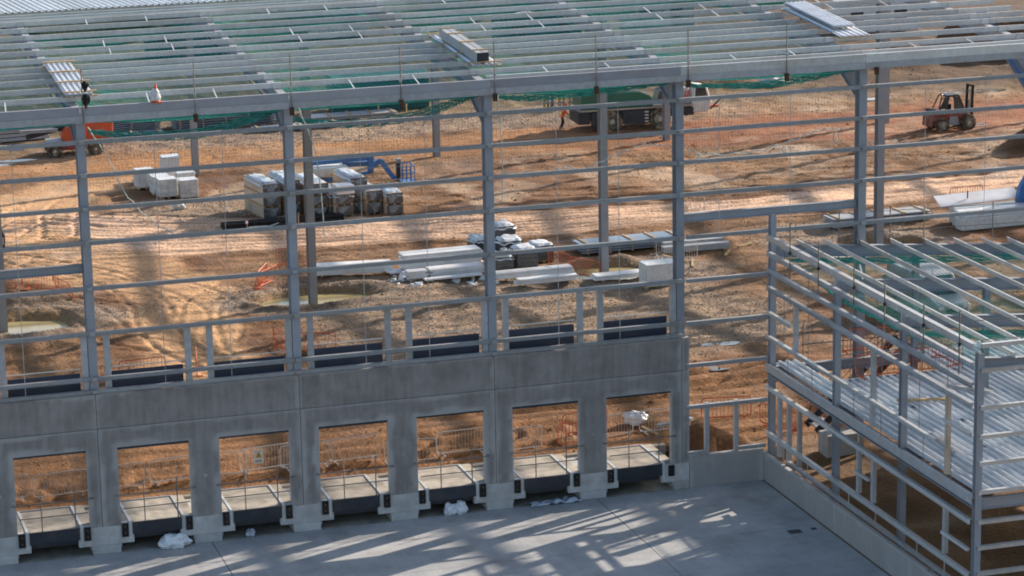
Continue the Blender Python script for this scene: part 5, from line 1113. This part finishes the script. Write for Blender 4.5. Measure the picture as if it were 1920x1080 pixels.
# yellow and blue props beside the crane
ORD = 'first second third fourth fifth sixth seventh eighth ninth tenth eleventh twelfth last'.split()
rg = random.Random(5)
for k in range(13):
    x_ = 45.0+k*.31; y_ = 84.6+rg.uniform(-.5, .5); blue_ = k in (2, 4, 7, 9, 11)
    t = thing('trench_prop', ORD[k]+(' prop from the left, blue,' if blue_ else ' prop from the left, yellow,')+' in the upright row beside the crane', 'prop', (x_, y_, gz(x_, y_)), 0, 'blue props beside the crane' if blue_ else 'yellow props beside the crane')
    MB().box(-.07, .07, -.07, .07, 0, 1.9+rg.uniform(-.1, .3)).build('post', M['bluep' if blue_ else 'yellow'], t); MB().box(-.14, .14, -.12, .12, .25, .38).build('collar', M['galvd'], t)

# white van and curved rooflight sheets seen through the right hand roof
vn = thing('parked_van', 'pale grey van with dark windscreen parked behind the right hand frame', 'van', (44.3, 22.6, gz(44.3, 20)), R(-84))
MB().poly([(0, .35), (4.9, .35), (4.95, .95), (4.1, 1.25), (3.35, 2.15), (.1, 2.25), (0, 1.9)], -.95, .95).build('body', M['greyp'], vn, bevel=.07)
MB().add([(4.13, -.8, 1.3), (4.13, .8, 1.3), (3.45, .72, 2.1), (3.45, -.72, 2.1)], [(0, 1, 2, 3)]).build('windscreen', M['glass'], vn)
MB().add([(3.0, -.96, 1.3), (3.9, -.96, 1.3), (3.35, -.96, 2.0), (3.0, -.96, 2.0)], [(0, 1, 2, 3)]).build('side_window', M['glass'], vn)
for x_ in (.9, 4.0): wheel(vn, x_, -.88, .3, .33, .2); wheel(vn, x_, .88, .3, .33, .2, side=1)
for yy in (-.7, .7): MB().box(4.9, 4.97, yy-.15, yy+.15, .75, .92).build('headlight', M['plast'], vn)
MB().box(4.94, 4.98, -.4, .4, .55, .75).build('grille', M['black'], vn)
cv = thing('curved_rooflights', 'nested stack of curved ribbed translucent roof sheets beyond the van', 'curved sheets', (46.6, 23.6, gz(47.5, 25)+.05), R(-15))
for k in range(4):
    mb = MB(); n_ = 18; rr0 = 1.45+k*.04
    for i in range(n_+1):
        a = PI*(.08+.84*i/n_)
        for j in range(25): q = (.035 if j % 2 else 0); mb.v.append(((rr0+q)*math.cos(a), j*.16+k*.3, (rr0+q)*math.sin(a)*.5-.2))
    mb.f = [(i*25+j, (i+1)*25+j, (i+1)*25+j+1, i*25+j+1) for i in range(n_) for j in range(24)]
    mb.build('curved_sheet', M['plastg'], cv)
# soil-side worker
def person(loc, rz, lb):
    t = thing('person', lb, 'person', loc, rz); J = {'pel': (0, 0, .92), 'ch': (.07, 0, 1.18), 'up': (.16, 0, 1.38), 'nk': (.21, 0, 1.48), 'hd': (.26, 0, 1.62), 'ht': (.26, 0, 1.70),
        'lh': (0, .1, .88), 'lk': (.13, .12, .48), 'la': (-.02, .12, .09), 'lt': (.14, .13, .04), 'rh': (0, -.1, .88), 'rk': (-.02, -.12, .48), 'ra': (-.22, -.12, .10), 'rt': (-.08, -.13, .04),
        'ls': (.16, .19, 1.38), 'le': (.25, .26, 1.12), 'lw': (.45, .2, 1.0), 'rs': (.16, -.19, 1.38), 're': (.27, -.25, 1.12), 'rw': (.48, -.16, 1.02)}
    E_ = [('pel', 'ch'), ('ch', 'up'), ('up', 'nk'), ('nk', 'hd'), ('hd', 'ht'), ('pel', 'lh'), ('lh', 'lk'), ('lk', 'la'), ('la', 'lt'), ('pel', 'rh'), ('rh', 'rk'), ('rk', 'ra'), ('ra', 'rt'), ('up', 'ls'), ('ls', 'le'), ('le', 'lw'), ('up', 'rs'), ('rs', 're'), ('re', 'rw')]
    rad = {'pel': .15, 'ch': .16, 'up': .15, 'nk': .065, 'hd': .1, 'ht': .09, 'lh': .1, 'rh': .1, 'lk': .075, 'rk': .075, 'la': .05, 'ra': .05, 'lt': .045, 'rt': .045, 'ls': .085, 'rs': .085, 'le': .06, 're': .06, 'lw': .04, 'rw': .04}
    ks = list(J); me = D.meshes.new('body'); me.from_pydata([J[k] for k in ks], [(ks.index(a), ks.index(b_)) for a, b_ in E_], [])
    o = D.objects.new('body', me); COL.objects.link(o); o.parent = t; sm = o.modifiers.new('skin', 'SKIN')
    for k, sv_ in zip(ks, me.skin_vertices[0].data): sv_.radius = (rad[k], rad[k]); sv_.use_root = (k == 'pel')
    ss = o.modifiers.new('sub', 'SUBSURF'); ss.levels = 1; ss.render_levels = 1
    dg = bpy.context.evaluated_depsgraph_get(); dg.update(); nm = D.meshes.new_from_object(o.evaluated_get(dg)); o.modifiers.clear(); o.data = nm
    for mm in ('hivis', 'trous', 'skin'): nm.materials.append(M[mm])
    for p in nm.polygons:
        z_ = p.center.z; p.material_index = 1 if z_ < .88 else (2 if (z_ > 1.47 or (p.center.x > .42)) else 0)
    nm.shade_smooth()
    MB().lathe([(.15, 0), (.125, .02), (.12, .08), (.07, .14), (.01, .16)], (.26, 0, 1.66), 'z', 14).build('helmet', M['hivis'], t, smooth=True)
    MB().tube([(.05, -.19, 1.2), (.1, 0, 1.02), (.05, .19, 1.2)], .02).build('belt', M['black'], t)
person((43.6, 76.3, gz(43.6, 76.3)-.02), R(-5), 'worker in orange hi vis jacket and dark trousers bending beside the crane')
tb = thing('black_machine_corner', 'black and pale rounded machine part at the left picture edge', 'machine', (2.1, 52.9, gz(2.1, 52.9)), 0)
MB().poly([(-1, .0), (.55, .0), (.62, .9), (.35, 1.5), (-1, 1.6)], -.4, .5).build('hood', M['black'], tb, bevel=.08); MB().box(.1, .5, -.45, -.41, .35, .75).build('light_panel', M['plastg'], tb)

# far compound beyond the building, glimpsed between the purlins
rg = random.Random(21)
for k, (x_, y_, w_, d_, h_, mt, lb) in enumerate([(22, 118, 7, 2.4, 2.6, 'teal', 'teal cabin, leftmost of the far row'), (36, 124, 6, 2.4, 2.6, 'cream', 'white cabin, second of the far row'), (50, 112, 7, 2.4, 2.6, 'teal', 'teal cabin, third of the far row'), (63, 118, 6, 2.4, 2.6, 'greyp', 'grey cabin, fourth of the far row'), (78, 108, 7, 2.4, 2.6, 'cream', 'white cabin, rightmost of the far row')]):
    t = thing('site_cabin', 'far '+lb+', seen between roof purlins', 'site cabin', (x_, y_, gz(x_, y_)), R(rg.uniform(-8, 8)), 'far site cabins')
    MB().box(0, w_, 0, d_, .1, h_).build('wall', M[mt], t, bevel=.02); MB().box(-.05, w_+.05, -.05, d_+.05, h_, h_+.1).build('roof', M['greyp'], t)
    for q in (1.0, w_-2.2): MB().box(q, q+1.1, -.03, -.002, 1.1, 2.0).build('window', M['glass'], t)

hr = thing('scaffold_handrail', 'scaffold tube handrail round the stair opening in the metal floor', 'handrail', (0, 0, 3.88))
for y_ in (-3.75, .1):
    for zz in (.55, 1.05): MB().tube([(29.3, y_, zz), (34.9, y_, zz)], .025).build('rail', M['pole'], hr)
    for x_ in (29.4, 31.2, 33.0, 34.8): MB().tube([(x_, y_, 0), (x_, y_, 1.5)], .025).build('upright', M['pole'], hr)
for zz in (.55, 1.05): MB().tube([(34.8, -3.75, zz), (34.8, .1, zz)], .025).build('rail', M['pole'], hr)
for k, (p, q) in enumerate((((30.2, -7.4), (32.2, -7.9)), ((33.0, -6.0), (34.2, -7.6)), ((29.2, -14.5), (29.6, -12.0)))):
    tag(MB().bar((p[0], p[1], 3.94), (q[0], q[1], 3.94), .16, .07).build('loose_steel_angle' if k else 'timber_batten', M['galvd' if k else 'wood']), ['short timber plank lying on the metal floor near the stair opening', 'loose grey steel angle on the metal floor right of the plank', 'loose grey steel angle on the metal floor near the left edge'][k], 'offcut')
